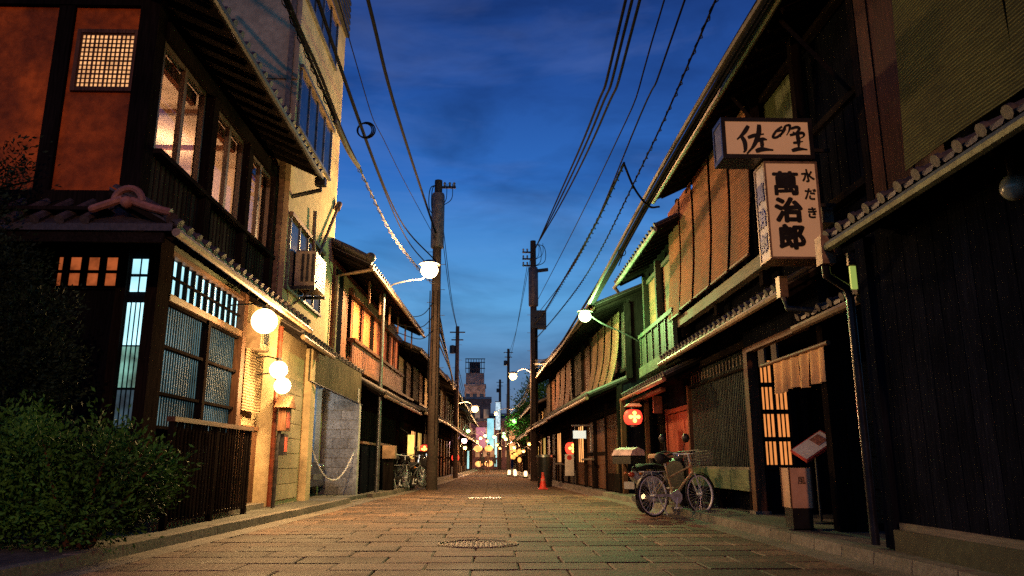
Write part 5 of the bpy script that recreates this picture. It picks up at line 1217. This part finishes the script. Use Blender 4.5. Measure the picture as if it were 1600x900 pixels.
# ------------------------------------------------------------------ bicycles and scooter
def bicycle(label, loc, rot, lean=0, frame=None, basket=True):
    """local frame: rear wheel at x=0, front wheel at x=1.08, z up"""
    t = thing('bicycle', label, 'bicycle', loc, 'bicycles', rot); t.rotation_euler = (lean, 0, rot)
    FRM = frame or M('bike_frame_gold', (.75, .55, .30), .3, None, metal=.15, bump=0)
    for cx in (0, 1.08):
        w = bpy.data.objects.new('wheel', None); COL.objects.link(w); w.parent = t; w.location = (cx, 0, .335)
        q = MB(); q.torus((0, 0, 0), .318, .018, 'y', 40, 8); q.build('tyre', RUB, w, True, True)
        q = MB(); q.torus((0, 0, 0), .298, .018, 'y', 40, 6); q.build('rim', M('rim_silver', (.9, .93, 1.0), .3, None, metal=.1, bump=0, rnd=0) if frame is None else MTG, w, True, True)
        q = MB()
        for k in range(28):
            a = k * 2 * math.pi / 28; s_ = .02 if k % 2 else -.02
            q.tube([(0.02 * math.cos(a + 1.2), s_, .02 * math.sin(a + 1.2)), (.29 * math.cos(a), 0, .29 * math.sin(a))], .0018, 4, caps=False)
        q.build('spoke', MTC, w, False, True)
        q = MB(); q.cyl((0, -.05, 0), (0, .05, 0), .02, .02, 10); q.build('hub', MTC, w, True, True)
        q = MB(); pth = [(.36 * math.cos(R(a)), 0, .36 * math.sin(R(a))) for a in (range(20, 200, 10) if cx == 0 else range(10, 150, 10))]
        for a, b in zip(pth, pth[1:]): q.bar(a, b, .04, .004)
        q.build('mudguard', MTD, w, False, True)
    q = MB(); bb = (.46, 0, .29); st = (.34, 0, .78); hd = (.93, 0, .80); hd2 = (.955, 0, .70)
    q.tube([bb, st], .016, 8); q.tube([hd, (.36, 0, .60)], .014, 8); q.tube([hd2, (.7, 0, .5), bb], .018, 8)
    for s_ in (-.06, .06): q.tube([(0, s_, .335), (.2, s_ * .8, .31), (.46, s_ * .4, .29)], .01, 6); q.tube([(0, s_, .335), (.35, s_ * .3, .66)], .008, 6)
    q.tube([(.92, 0, .84), (.96, 0, .68)], .02, 8); q.build('frame', FRM, t, True, True)
    q = MB()
    for s_ in (-.055, .055): q.tube([(.965, s_ * .6, .68), (.99, s_, .55), (1.08, s_, .335)], .011, 6)
    q.build('fork', MTC, t, True, True)
    q = MB(); q.tube([(.915, 0, .86), (.89, 0, 1.0)], .013, 8); q.tube(spline([(.72, -.27, 1.0), (.80, -.24, 1.02), (.9, -.1, 1.0), (.9, .1, 1.0), (.80, .24, 1.02), (.72, .27, 1.0)], 5), .011, 8); q.build('handlebar', MTC, t, True, True)
    q = MB()
    for s_ in (-.265, .265): q.cyl((.66, s_, .995), (.78, s_ * .97, 1.015), .017, .017, 8)
    q.build('grip', RUB, t, True, True)
    q = MB(); q.tube([(.34, 0, .78), (.325, 0, .88)], .012, 8); q.build('seat_post', MTC, t, True, True)
    q = MB(); q.tube(spline([(.16, 0, .90), (.24, 0, .92), (.36, 0, .905), (.48, 0, .90)], 4), [.02, .07, .09, .095, .095, .09, .08, .07, .055, .045, .035, .03, .02], 10); q.build('saddle', RUB, t, True, True)
    q = MB(); q.lathe([(.001, -.004), (.10, -.004), (.10, .004), (.001, .004)], (0, 0, 0), 20); cw = q.build('chainring', MTC, t, True, True); cw.rotation_euler = (R(90), 0, 0); cw.location = (.46, -.06, .29)
    q = MB(); q.prism([(-.02, .315), (-.02, .355), (.3, .35), (.40, .385), (.46, .41), (.52, .385), (.56, .33), (.56, .26), (.50, .20), (.43, .195), (.37, .24), (.3, .30)], 'y', -.095, -.07); q.build('chain_guard', M('guard_white', (.85, .88, .95), .3, None, metal=.1, bump=0, rnd=0) if frame is None else MTD, t, False, True)
    q = MB(); q.bar((.46, -.1, .29), (.40, -.1, .13), .018); q.box(.35, .45, -.19, -.10, .115, .14); q.bar((.46, .09, .29), (.52, .09, .45), .018); q.box(.47, .57, .09, .18, .44, .465); q.build('crank', MTC, t, False, True)
    q = MB(); q.bar((.02, -.09, .33), (.16, -.13, .02), .016); q.build('kick_stand', MTC, t, False, True)
    if basket:
        q = MB(); x0, x1, yw, z0, z1 = .98, 1.26, .17, .80, 1.05
        for k in range(6):
            z = z0 + (z1 - z0) * k / 5; e = .025 * k / 5
            q.tube([(x0 - e, -yw - e, z), (x1 + e, -yw - e, z), (x1 + e, yw + e, z), (x0 - e, yw + e, z)], .0045 if k < 5 else .007, 5, closed=True)
        for k in range(9):
            u = k / 8; x = x0 + (x1 - x0) * u; y = -yw + 2 * yw * u
            for s_ in (-1, 1): q.tube([(x, s_ * yw, z0), (x + (u - .5) * .05, s_ * (yw + .025), z1)], .003, 4)
            q.tube([(x1, y, z0), (x1 + .025, y * 1.14, z1)], .003, 4); q.tube([(x0, y, z0), (x0 - .025, y * 1.14, z1)], .003, 4); q.tube([(x, -yw, z0), (x, yw, z0)], .003, 4)
        q.build('basket', M('basket_wire', (.22, .23, .18), .5, None, metal=.3, bump=0) if frame is None else MTD, t, False, True)
    q = MB()
    for s_ in (-.06, .06): q.bar((.02, s_, .34), (-.05, s_, .70), .008)
    for y in (-.06, -.02, .02, .06): q.bar((-.2, y, .71), (.26, y, .71), .008)
    q.bar((-.2, -.06, .71), (-.2, .06, .71), .008); q.build('rear_rack', MTC, t, False, True)
    return t
bicycle('silver city bicycle with gold frame and wire front basket leaning beside the scooter', (2.62, 12.55, .04), math.atan2(.62, 1.0), R(-4))

def scooter(label, loc, rot, topbox=True, col=None):
    t = thing('scooter', label, 'scooter', loc, 'motor scooters', rot)
    BD = col or M('scooter_silver', (.6, .62, .66), .28, None, metal=.2, bump=0, rnd=0)
    for cx in (0, 1.22):
        w = bpy.data.objects.new('wheel', None); COL.objects.link(w); w.parent = t; w.location = (cx, 0, .24)
        q = MB(); q.torus((0, 0, 0), .185, .052, 'y', 28, 10); q.build('tyre', RUB, w, True, True)
        q = MB(); q.cyl((0, -.035, 0), (0, .035, 0), .13, .13, 16); q.cyl((0, -.055, 0), (0, .055, 0), .045, .045, 10); q.build('rim', MTG, w, True, True)
    # rear body: tapered shell
    def shell(name, secs, mat):
        q = MB(); n = 12; v = []
        for (x, zc, hw, hh) in secs:
            for k in range(n):
                a = 2 * math.pi * k / n; ca, sa = math.cos(a), math.sin(a)
                v.append((x, hw * math.copysign(abs(ca) ** .7, ca), zc + hh * math.copysign(abs(sa) ** .7, sa)))
        m = len(secs); f = [(i * n + k, i * n + (k + 1) % n, (i + 1) * n + (k + 1) % n, (i + 1) * n + k) for i in range(m - 1) for k in range(n)]
        f += [tuple(range(n))[::-1], tuple((m - 1) * n + k for k in range(n))]; q.add(v, f); return q.build(name, mat, t, True, True)
    shell('rear_body', [(-.33, .66, .05, .05), (-.25, .64, .12, .09), (0, .58, .17, .15), (.3, .52, .18, .19), (.5, .45, .15, .15), (.58, .36, .1, .08)], BD)
    shell('seat', [(-.25, .76, .09, .03), (-.1, .79, .13, .05), (.2, .80, .14, .055), (.48, .77, .10, .045), (.56, .74, .05, .03)], RUB)
    shell('front_shield', [(.9, .62, .2, .28), (.98, .66, .2, .3), (1.06, .64, .12, .24), (1.1, .62, .05, .15)], MTD)
    shell('front_mudguard', [(1.0, .44, .05, .04), (1.1, .5, .08, .05), (1.24, .51, .08, .04), (1.4, .42, .07, .03)], MTD)
    q = MB(); q.box(.5, .95, -.16, .16, .24, .32); q.build('footboard', PNT_K, t, False, True)
    q = MB(); q.tube([(1.22, -.07, .24), (1.05, -.07, .6)], .02, 8); q.tube([(1.22, .07, .24), (1.05, .07, .6)], .02, 8); q.tube([(1.05, 0, .6), (.93, 0, 1.02)], .025, 8); q.build('fork', MTG, t, True, True)
    q = MB(); q.tube(spline([(.82, -.33, 1.02), (.92, -.2, 1.06), (.93, 0, 1.03), (.92, .2, 1.06), (.82, .33, 1.02)], 5), .016, 8); q.build('handlebar', MTD, t, True, True)
    for s_ in (-1, 1):
        q = MB(); q.tube([(.9, s_ * .2, 1.06), (.92, s_ * .24, 1.24)], .006, 5); q.ball((.92, s_ * .26, 1.30), .07, 12, 1.2, 8); q.build('mirror', MTD, t, True, True)
    q = MB(); q.ball((1.02, 0, .98), .1, 14, .8, 8); q.build('headlight', M('headlight_glass', (.5, .5, .5), .1, None, metal=.8, bump=0), t, True, True)
    q = MB(); q.ball((-.34, 0, .66), .06, 12, .8, 8); q.build('tail_light', M('tail_light_red', (.5, .06, .02), .3, None, bump=0), t, True, True)
    for s_ in (-1, 1):
        q = MB(); q.ball((-.3, s_ * .17, .68), .035, 10, .8, 6); q.build('indicator', M('indicator_orange', (.8, .25, .03), .3, None, bump=0), t, True, True)
    q = MB(); q.tube([(.35, -.17, .2), (-.1, -.19, .24), (-.3, -.2, .3)], [.03, .05, .045], 10); q.build('exhaust', MTC, t, True, True)
    q = MB(); q.tube([(-.1, .16, .25), (.4, .14, .27)], [.06, .09], 10); q.build('engine_case', MTG, t, True, True)
    q = MB(); q.box(-.42, -.40, -.11, .11, .42, .54); q.build('number_plate', PNT_W, t, False, True)
    if topbox:
        q = MB(); q.bbox(-.60, -.22, -.20, .20, .84, .98, .02); q.build('top_box', PNT_K, t, False, True)
        q = MB(); q.prism([(-.61, .98), (-.21, .98), (-.24, 1.07), (-.40, 1.12), (-.55, 1.07)], 'y', -.21, .21); q.build('box_lid', M('box_lid_cream', (.85, .62, .5), .5, None, bump=0), t, True, True)
        q = MB(); q.bar((-.3, -.1, .70), (-.4, -.1, .85), .02); q.bar((-.3, .1, .70), (-.4, .1, .85), .02); q.build('box_rack', MTD, t, False, True)
    else:
        q = MB(); q.bar((-.4, -.1, .72), (-.1, -.1, .74), .02); q.bar((-.4, .1, .72), (-.1, .1, .74), .02); q.build('rack', MTD, t, False, True)
    return t
scooter('silver scooter with cream-lidded rear box parked behind the silver bicycle', (2.68, 13.6, .03), math.atan2(.85, 1.0))
# roofed delivery hood behind it
t = thing('covered_bench', 'bench with tan covered top behind the scooter', 'bench', (3.6, 15.2, .1))
mb = MB(); mb.bbox(3.25, 3.75, 14.6, 16.0, .98, 1.06, .02); mb.build('cover', M('cover_tan', (.5, .26, .16), .7, None, bump=.2), t)
for x, y in ((3.3, 14.65), (3.7, 14.65), (3.3, 15.95), (3.7, 15.95)): piece('leg', WG, t, x - .03, x + .03, y - .03, y + .03, .1, .98)
piece('shelf', WD, t, 3.3, 3.7, 14.7, 15.9, .5, .55)

DK = M('bike_frame_dark', (.06, .07, .08), .35, None, metal=.6, bump=0)
bicycle('dark bicycle nearest the slim lamp pole in the left group', (-3.0, 23.2, .1), R(72), R(3), DK)
bicycle('dark bicycle between the slim pole and the utility pole', (-2.75, 24.3, .1), R(60), R(-4), M('bike_frame_grey', (.3, .3, .3), .35, None, metal=.6, bump=0), basket=False)
scooter('dark scooter parked beside the left utility pole', (-2.55, 25.3, .05), R(75), False, M('scooter_dark', (.05, .055, .06), .25, None, metal=.4, bump=0))
t = thing('cardboard_box', 'pale cardboard box propped above the left bicycles', 'box', (-3.1, 22.4, .95))
mb = MB(); mb.bbox(-3.14, -2.78, 22.3, 22.7, 1.0, 1.36, .01); mb.build('carton', M('cardboard', (.42, .26, .16), .8, None, bump=.1), t)
mb = MB(); mb.box(-3.1, -2.82, 22.34, 22.66, .12, 1.0); mb.build('stand', WD, t)
t = thing('light_sign', 'tall narrow yellow lightbox sign beside the red lantern on the left', 'sign', (-2.85, 27.6, 1))
mb = MB(); mb.box(-3.0, -2.78, 27.6, 27.72, 1.0, 1.85); mb.build('lightbox', E_YL, t); mb = MB(); mb.bar((-2.9, 27.66, 1.85), (-3.3, 27.66, 2.1), .03); mb.build('bracket', MTD, t)
t = thing('white_bracket_sign', 'crooked white tube sign below the left red lantern', 'sign', (-2.5, 28.2, .9))
mb = MB(); mb.tube([(-2.62, 28.2, 1.15), (-2.66, 28.2, .9), (-2.4, 28.2, .74), (-2.36, 28.2, 1.2)], .022, 8); mb.build('tube', EM('white_tube_glow', (.8, .95, 1), 1.2), t)
mb = MB(); mb.box(-2.8, -2.3, 28.25, 28.3, .1, 1.3); mb.build('board', WD, t)

# ------------------------------------------------------------------ vegetation
def foliage(name, blobs, n, size, mat, parent, seed=0, kind='stuff'):
    rr = random.Random(seed); V = []; F_ = []
    tot = sum(b[3] * b[4] * b[5] for b in blobs)
    for (cx, cy, cz, rx, ry, rz) in blobs:
        m = int(n * rx * ry * rz / tot)
        # twig centres near the surface, leaves gathered round each
        for _ in range(max(1, m // 9)):
            th = rr.uniform(0, 6.283); cp = rr.uniform(-1, 1); sp = math.sqrt(1 - cp * cp); rad = rr.uniform(.55, 1.06) ** .6
            tw = Vector((cx + rx * rad * sp * math.cos(th), cy + ry * rad * sp * math.sin(th), cz + rz * rad * cp))
            if tw.z < .22: continue
            outd = Vector((sp * math.cos(th), sp * math.sin(th), cp + .5)).normalized()
            for _ in range(9):
                p = tw + Vector((rr.gauss(0, 1), rr.gauss(0, 1), rr.gauss(0, 1))) * size * 1.5 + outd * rr.random() * size * 2
                d = (outd + Vector((rr.gauss(0, .7), rr.gauss(0, .7), rr.gauss(0, .5)))).normalized(); sd = d.cross(Vector((rr.gauss(0, 1), rr.gauss(0, 1), rr.gauss(0, 1)))).normalized()
                L_ = size * rr.uniform(.7, 1.5); w = L_ * .2; k = len(V)
                V += [p, p + d * L_ * .5 + sd * w, p + d * L_, p + d * L_ * .5 - sd * w]; F_.append((k, k + 1, k + 2, k + 3))
    mb = MB(); off = wloc(parent)
    me = bpy.data.meshes.new(name); me.from_pydata([tuple(v - off) for v in V], [], F_); me.materials.append(mat)
    o = bpy.data.objects.new(name, me); COL.objects.link(o); o.parent = parent; 
    if kind: o['kind'] = kind
    return o
def leaf_mat(name, col):
    m = M(name, col, .7, None, var=.5, bump=0, scale=9, rnd=0, stain=.45, spec=.12); b = m.node_tree.nodes['Principled BSDF']
    b.inputs['Subsurface Weight'].default_value = 0; return m
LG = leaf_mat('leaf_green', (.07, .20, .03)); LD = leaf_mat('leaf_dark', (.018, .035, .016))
t = thing('garden_shrub', 'large dense leafy green shrub at the lower left corner', 'shrub', (-3.9, 7.6, .1))
mb = MB(); rr = random.Random(2)
for k in range(16):
    a = rr.uniform(0, 6.28); e = rr.uniform(.4, 1.0)
    mb.tube(spline([(-3.9 + .1 * math.cos(a), 7.6 + .1 * math.sin(a), .08), (-3.9 + .5 * e * math.cos(a), 7.6 + .35 * e * math.sin(a), .6), (-3.9 + .9 * e * math.cos(a), 7.6 + .55 * e * math.sin(a), 1.1)], 4), [.03, .026, .022, .02, .017, .014, .012, .009, .006], 5)
mb.build('stem', WB, t)
rs = random.Random(31); CL = []
for k in range(70):   # many leafy clumps of unequal size, with gaps, over a mounded outline
    x = rs.uniform(-6.2, -3.42); top = 1.12 - .42 * max(0, (x + 3.75)) / .4 if x > -3.75 else 1.12 + .07 * math.sin(x * 5)
    z = rs.uniform(.3, top) ; y = 7.6 + rs.uniform(-.45, .4) ; rad = rs.uniform(.13, .27)
    if x > -3.6: z = rs.uniform(.45, .95)
    CL.append((x, y, z, rad * 1.3, rad, rad * .8))
for k in range(16):   # upright shoots along the top
    x = rs.uniform(-5.6, -3.5); CL.append((x, 7.6 + rs.uniform(-.2, .2), 1.12 + rs.uniform(-.12, .16) - max(0, x + 3.7) * .5, .09, .09, .17))
foliage('foliage', CL, 46000, .052, LG, t, 3)
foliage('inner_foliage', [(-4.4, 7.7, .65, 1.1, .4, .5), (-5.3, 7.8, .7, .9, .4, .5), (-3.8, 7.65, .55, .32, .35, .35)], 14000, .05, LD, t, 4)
t = thing('garden_pine', 'dark garden tree against the ochre wall at the left edge', 'tree', (-5.6, 7.9, .1))
mb = MB(); mb.tube(spline([(-5.9, 8.0, .1), (-5.8, 7.95, 1.5), (-5.6, 7.9, 2.8), (-5.65, 7.9, 4.2)], 4), [.09, .085, .08, .075, .07, .06, .055, .05, .045, .04, .035, .03, .02], 8)
for k in range(10):
    z = 1.6 + k * .26; a = k * 2.4; mb.tube(spline([(-5.75 + .03 * k * .3, 7.93, z), (-5.7 + .35 * math.cos(a), 7.9 + .2 * math.sin(a), z + .15), (-5.6 + .75 * math.cos(a), 7.9 + .3 * math.sin(a), z + .3)], 3), [.025, .02, .018, .015, .012, .01, .006], 5)
mb.build('trunk', WD, t)
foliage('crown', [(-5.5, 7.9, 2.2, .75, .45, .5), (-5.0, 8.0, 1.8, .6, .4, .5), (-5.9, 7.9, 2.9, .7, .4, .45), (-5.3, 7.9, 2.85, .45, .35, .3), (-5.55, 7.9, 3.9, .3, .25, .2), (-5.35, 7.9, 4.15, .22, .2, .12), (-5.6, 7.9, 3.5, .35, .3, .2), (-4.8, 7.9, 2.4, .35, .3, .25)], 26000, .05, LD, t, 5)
t = thing('street_tree', 'dark leafy tree rising behind the right row past the tall pole', 'tree', (3.9, 55, 0))
mb = MB(); mb.tube(spline([(3.9, 55, 0), (3.85, 55, 2), (3.7, 55, 3.8), (3.6, 55, 5)], 4), [.22, .21, .2, .19, .18, .17, .16, .14, .12, .1, .08, .06, .04], 8)
for k in range(8): a = k * 2.2; mb.tube(spline([(3.8, 55, 3 + .2 * k), (3.8 + .9 * math.cos(a), 55 + .8 * math.sin(a), 3.9 + .25 * k), (3.8 + 1.8 * math.cos(a), 55 + 1.2 * math.sin(a), 4.6 + .25 * k)], 3), [.08, .07, .06, .05, .04, .03, .02], 5)
mb.build('trunk', WB, t)
foliage('crown', [(3.6, 55, 5.0, 1.6, 1.4, 1.3), (4.6, 56, 6.2, 1.7, 1.3, 1.2), (2.9, 55, 3.9, 1.1, 1.0, .9), (5.2, 56, 4.6, 1.4, 1.2, 1.2), (4.0, 55, 7.0, 1.0, .9, .7)], 15000, .16, LG, t, 8)
t = thing('street_tree', 'lower tree overhanging the far right shops', 'tree', (3.2, 57, 0))
mb = MB(); mb.tube(spline([(2.9, 58, 0), (2.8, 58, 2), (2.5, 58, 3.2)], 4), [.15, .14, .13, .12, .11, .1, .08, .06, .04], 8); mb.build('trunk', WB, t)
foliage('crown', [(2.5, 58, 3.6, 1.0, 1.0, .9), (3.3, 58, 4.3, 1.0, 1.0, .8)], 5000, .16, LG, t, 9)

# ------------------------------------------------------------------ far end
def far_building(name, x0, x1, y, d, h, mat, label, rows=0, cols=0, pane=None):
    t = thing(name, label, 'building', ((x0 + x1) / 2, y, 0))
    mb = MB(); mb.box(x0, x1, y, y + d, 0, h); mb.build('wall', mat, t)
    mb = MB(); mb.box(x0 - .15, x1 + .15, y - .15, y + d, h, h + .35); mb.build('parapet', CON, t)
    for r_ in range(rows):
        for c in range(cols):
            w = (x1 - x0) / cols; a = x0 + c * w + w * .22
            piece('window', pane or GLD, t, a, a + w * .56, y - .05, y, h * .25 + r_ * h * .7 / rows, h * .25 + r_ * h * .7 / rows + h * .4 / rows)
    return t
t = far_building('stair_tower', -5.4, -1.35, 150, 6, 15.6, M('tower_concrete', (.4, .33, .26), .9, None, scale=1), 'tall slim concrete tower with caged roof at the end of the street', 6, 3)
piece('top_storey', CON, t, -5.2, -1.6, 150.5, 155.5, 15.95, 18.2)
for i in range(8): piece('cage_post', MTD, t, -5.3 + i * .52, -5.18 + i * .52, 150.2, 150.35, 18.2, 21.0)
for z in (19.0, 20.2, 20.9): piece('cage_rail', MTD, t, -5.35, -1.4, 150.15, 150.3, z, z + .16)
piece('water_tank', MTD, t, -4.6, -2.4, 152, 154, 18.2, 20.6)
far_building('far_building', -7.0, -.2, 118, 8, 10.4, M('far_wall_brown', (.4, .2, .13), .9, None, scale=1), 'broad brown building in front of the tower', 3, 5, EM('far_window_dim', (1, .5, .25), .25, .9, .7))
far_building('far_building', -.1, 4.5, 112, 8, 7.5, M('far_wall_grey', (.15, .14, .15), .9, None, scale=1), 'low grey building at the end of the street right of the tower', 2, 4, EM('far_window_dim', (1, .5, .25), .25, .9, .7))
far_building('far_building', -3.4, 2.6, 104, 4, 6.3, M('far_wall_pink', (.4, .2, .2), .8, None, scale=1), 'pinkish lit building closing the end of the street', 3, 6, EM('far_window_dim', (1, .5, .25), .25, .9, .7))
far_building('far_building', -9.5, -2.7, 88, 12, 6.2, M('far_wall_dark', (.12, .1, .09), .9, None, scale=1), 'dark block past the last left townhouse', 2, 4)
far_building('far_building', -12, -4.6, 42, 10, 6.9, M('far_wall_pale', (.25, .25, .26), .8, None, scale=1), 'pale grey block rising behind the left townhouses', 2, 4)
far_building('far_building', 3.4, 12, 84, 18, 7.0, M('far_wall_dark', (.12, .1, .09), .9, None, scale=1), 'dark block past the last right townhouse', 2, 4)
def lit_sign(x0, x1, y, z0, z1, mat, label, text=None, tm=PNT_K):
    t = thing('lit_sign', label, 'sign', (x0, y, z0), 'lit signs at the end of the street'); mb = MB(); mb.box(x0, x1, y, y + .3, z0, z1); mb.build('lightbox', mat, t)
    mb = MB(); mb.box(x0 - .06, x1 + .06, y + .02, y + .36, z1, z1 + .1); mb.box(x0 - .06, x1 + .06, y + .02, y + .36, z0 - .1, z0); mb.build('frame', MTD, t)
    return t
lit_sign(-.55, .25, 92, 2.5, 6.0, E_FAC, 'large cyan vertical lit sign at the end of the street')
lit_sign(.45, 1.0, 90, 4.6, 7.8, EM('sign_pale', (.55, .75, .85), .8, .6, 4), 'pale vertical lit sign high beside the far utility pole')
lit_sign(.35, .6, 88, .4, 3.8, E_FAC, 'thin cyan strip sign below the large cyan sign')
lit_sign(-1.9, -.75, 93, 2.6, 5.0, E_FAP, 'pink lit signboard left of the cyan sign')
lit_sign(1.55, 2.0, 66, 1.9, 3.6, EM('sign_tan', (.6, .3, .15), .6, .3, 3), 'tan vertical signboard on the far right row')
lit_sign(-2.55, -2.1, 72, .3, 1.9, E_FAC, 'cyan vending machine glow at the far left kerb')
for i, (x, z, w_) in enumerate(((-1.45, 2.3, .9), (-.3, 2.3, .9), (-1.35, .7, .8), (-.3, .75, .9))):
    t = thing('shop_lantern', ('upper left', 'upper right', 'lower left', 'lower right')[i] + ' of the four big glowing lanterns behind the crowd', 'lantern', (x, 82, z), 'big lanterns at the end of the street')
    mb = MB(); mb.ball((x, 82, z), w_ * .5, 16, .75, 8); mb.build('paper_shade', E_FAR, t, smooth=True)
    mb = MB(); mb.cyl((x, 82, z + .3), (x, 82, z + .5), .12, .12, 8); mb.build('cap', PNT_K, t)
rr = random.Random(12)
for i in range(9):
    x = 1.55 + .5 * rr.random() + .03 * i; y = 50 + i * 3.1; z = rr.uniform(.9, 1.9)
    t = thing('shop_lantern', ('nearest', 'second', 'third', 'fourth', 'fifth', 'sixth', 'seventh', 'eighth', 'farthest')[i] + ' of the small glowing orange lanterns along the far right shops', 'lantern', (x, y, z), 'small orange shop lanterns on the right')
    mb = MB(); mb.ball((x, y, z), .13, 12, 1.4, 8); mb.build('paper_shade', EM('shop_lantern_glow', (1, .38, .08), 1.7), t, smooth=True)
    mb = MB(); mb.cyl((x, y, z + .25), (x, y, z + .34), .09, .09, 8); mb.bar((x, y, z + .33), (2.35, y, z + .33), .02); mb.build('bracket', PNT_K, t)

for x, y, z, lb in ((-.95, 66, 2.9, 'small orange lamp above the heads on the left of the crowd'), (1.15, 63, 2.75, 'small orange lamp just left of the far right trees'), (-.1, 97, 5.6, 'farthest orange lamp between the pink and cyan signs'), (1.9, 64.5, 2.1, 'low orange lamp beside the tan signboard'), (-2.0, 58, 1.95, 'low orange lamp by the far left townhouse'), (-2.6, 130, 9.2, 'added orange lamp hidden behind the brown building to light the tower')):  # last entry is an added, unseen lamp that brightens the tower
    xe = -2.35 if x < 0 else 2.35
    street_lamp((x, y, z), (xe, y, z), [(xe, y, z + .1), ((x + xe) / 2, y, z + .4), (x, y, z + .22)], E_STF, 500 if y < 120 else 16000, (1, .5, .2), lb, .15)
for i, (x, y, z, g_) in enumerate(((-1.5, 80, 3.0, 0), (-.5, 86, 3.2, 0), (.55, 78, 2.6, 0), (1.3, 82, 3.9, 1), (1.0, 92, 2.5, 0), (-1.1, 96, 4.6, 0), (.9, 99, 5.2, 0), (1.7, 75, 2.9, 0), (-1.7, 90, 2.2, 1))):
    xe = -2.2 if x < 0 else 2.2
    street_lamp((x, y, z), (xe, y, z), [(xe, y, z + .1), ((x + xe) / 2, y, z + .4), (x, y, z + .22)], E_GRF if g_ else E_STF, 120, (.5, 1, .35) if g_ else (1, .5, .2), ('first', 'second', 'third', 'fourth', 'fifth', 'sixth', 'seventh', 'eighth', 'ninth')[i] + (' small green' if g_ else ' small orange') + ' lamp in the distant cluster over the crowd', .15)
# people far down the street
def person(x, y, h, label, top, leg, stride=.12, turn=0):
    t = thing('person', label, 'person', (x, y, .02)); t.rotation_euler = (0, 0, turn); k = h / 1.7
    J = {'pel': (0, 0, .92), 'ch': (0, 0, 1.22), 'nk': (0, 0, 1.44), 'hd': (0, .01, 1.56), 'ht': (0, 0, 1.67),
         'sl': (-.17, 0, 1.38), 'el': (-.22, .02, 1.12), 'wl': (-.22, -.06, .88), 'fl': (-.22, -.09, .78), 'sr': (.17, 0, 1.38), 'er': (.22, .02, 1.12), 'wr': (.22, -.08, .88), 'fr': (.22, -.12, .78),
         'hl': (-.09, 0, .86), 'kl': (-.09, -stride * .6, .48), 'al': (-.09, -stride, .09), 'tl': (-.09, -stride - .15, .03), 'hr': (.09, 0, .86), 'kr': (.09, stride * .4, .48), 'ar': (.09, stride, .09), 'tr': (.09, stride - .15, .03)}
    Rd = dict(pel=.15, ch=.15, nk=.06, hd=.1, ht=.07, sl=.07, el=.045, wl=.032, fl=.035, sr=.07, er=.045, wr=.032, fr=.035, hl=.1, kl=.06, al=.04, tl=.035, hr=.1, kr=.06, ar=.04, tr=.035)
    E_ = [('pel', 'ch'), ('ch', 'nk'), ('nk', 'hd'), ('hd', 'ht'), ('ch', 'sl'), ('sl', 'el'), ('el', 'wl'), ('wl', 'fl'), ('ch', 'sr'), ('sr', 'er'), ('er', 'wr'), ('wr', 'fr'), ('pel', 'hl'), ('hl', 'kl'), ('kl', 'al'), ('al', 'tl'), ('pel', 'hr'), ('hr', 'kr'), ('kr', 'ar'), ('ar', 'tr')]
    ks = list(J); me = bpy.data.meshes.new('body'); me.from_pydata([tuple(c * k for c in J[q]) for q in ks], [(ks.index(a), ks.index(b)) for a, b in E_], [])
    o = bpy.data.objects.new('body', me); COL.objects.link(o); o.parent = t
    sk = o.modifiers.new('skin', 'SKIN'); sb = o.modifiers.new('sub', 'SUBSURF'); sb.levels = 1; sb.render_levels = 1
    for i, q in enumerate(ks): me.skin_vertices[0].data[i].radius = (Rd[q] * k, Rd[q] * k * .8); 
    me.skin_vertices[0].data[0].use_root = True; me.materials.append(top)
    q = MB(); q.ball((0, .01 * k, 1.60 * k), .105 * k, 12, 1.1, 8); q.build('hair', PNT_K, t, True, True)
    return t
C1 = M('cloth_dark', (.03, .03, .035), .9, None, bump=0); C2 = M('cloth_brown', (.1, .05, .04), .9, None, bump=0)
person(-.85, 69.5, 1.66, 'person in dark clothes walking left of a pair far down the street', C1, C1)
person(-.35, 70.0, 1.72, 'person in brown clothes walking right of a pair far down the street', C2, C1, -.1)
person(.35, 80, 1.62, 'lone dark figure standing farther off beyond the walking pair', C1, C1, .05)
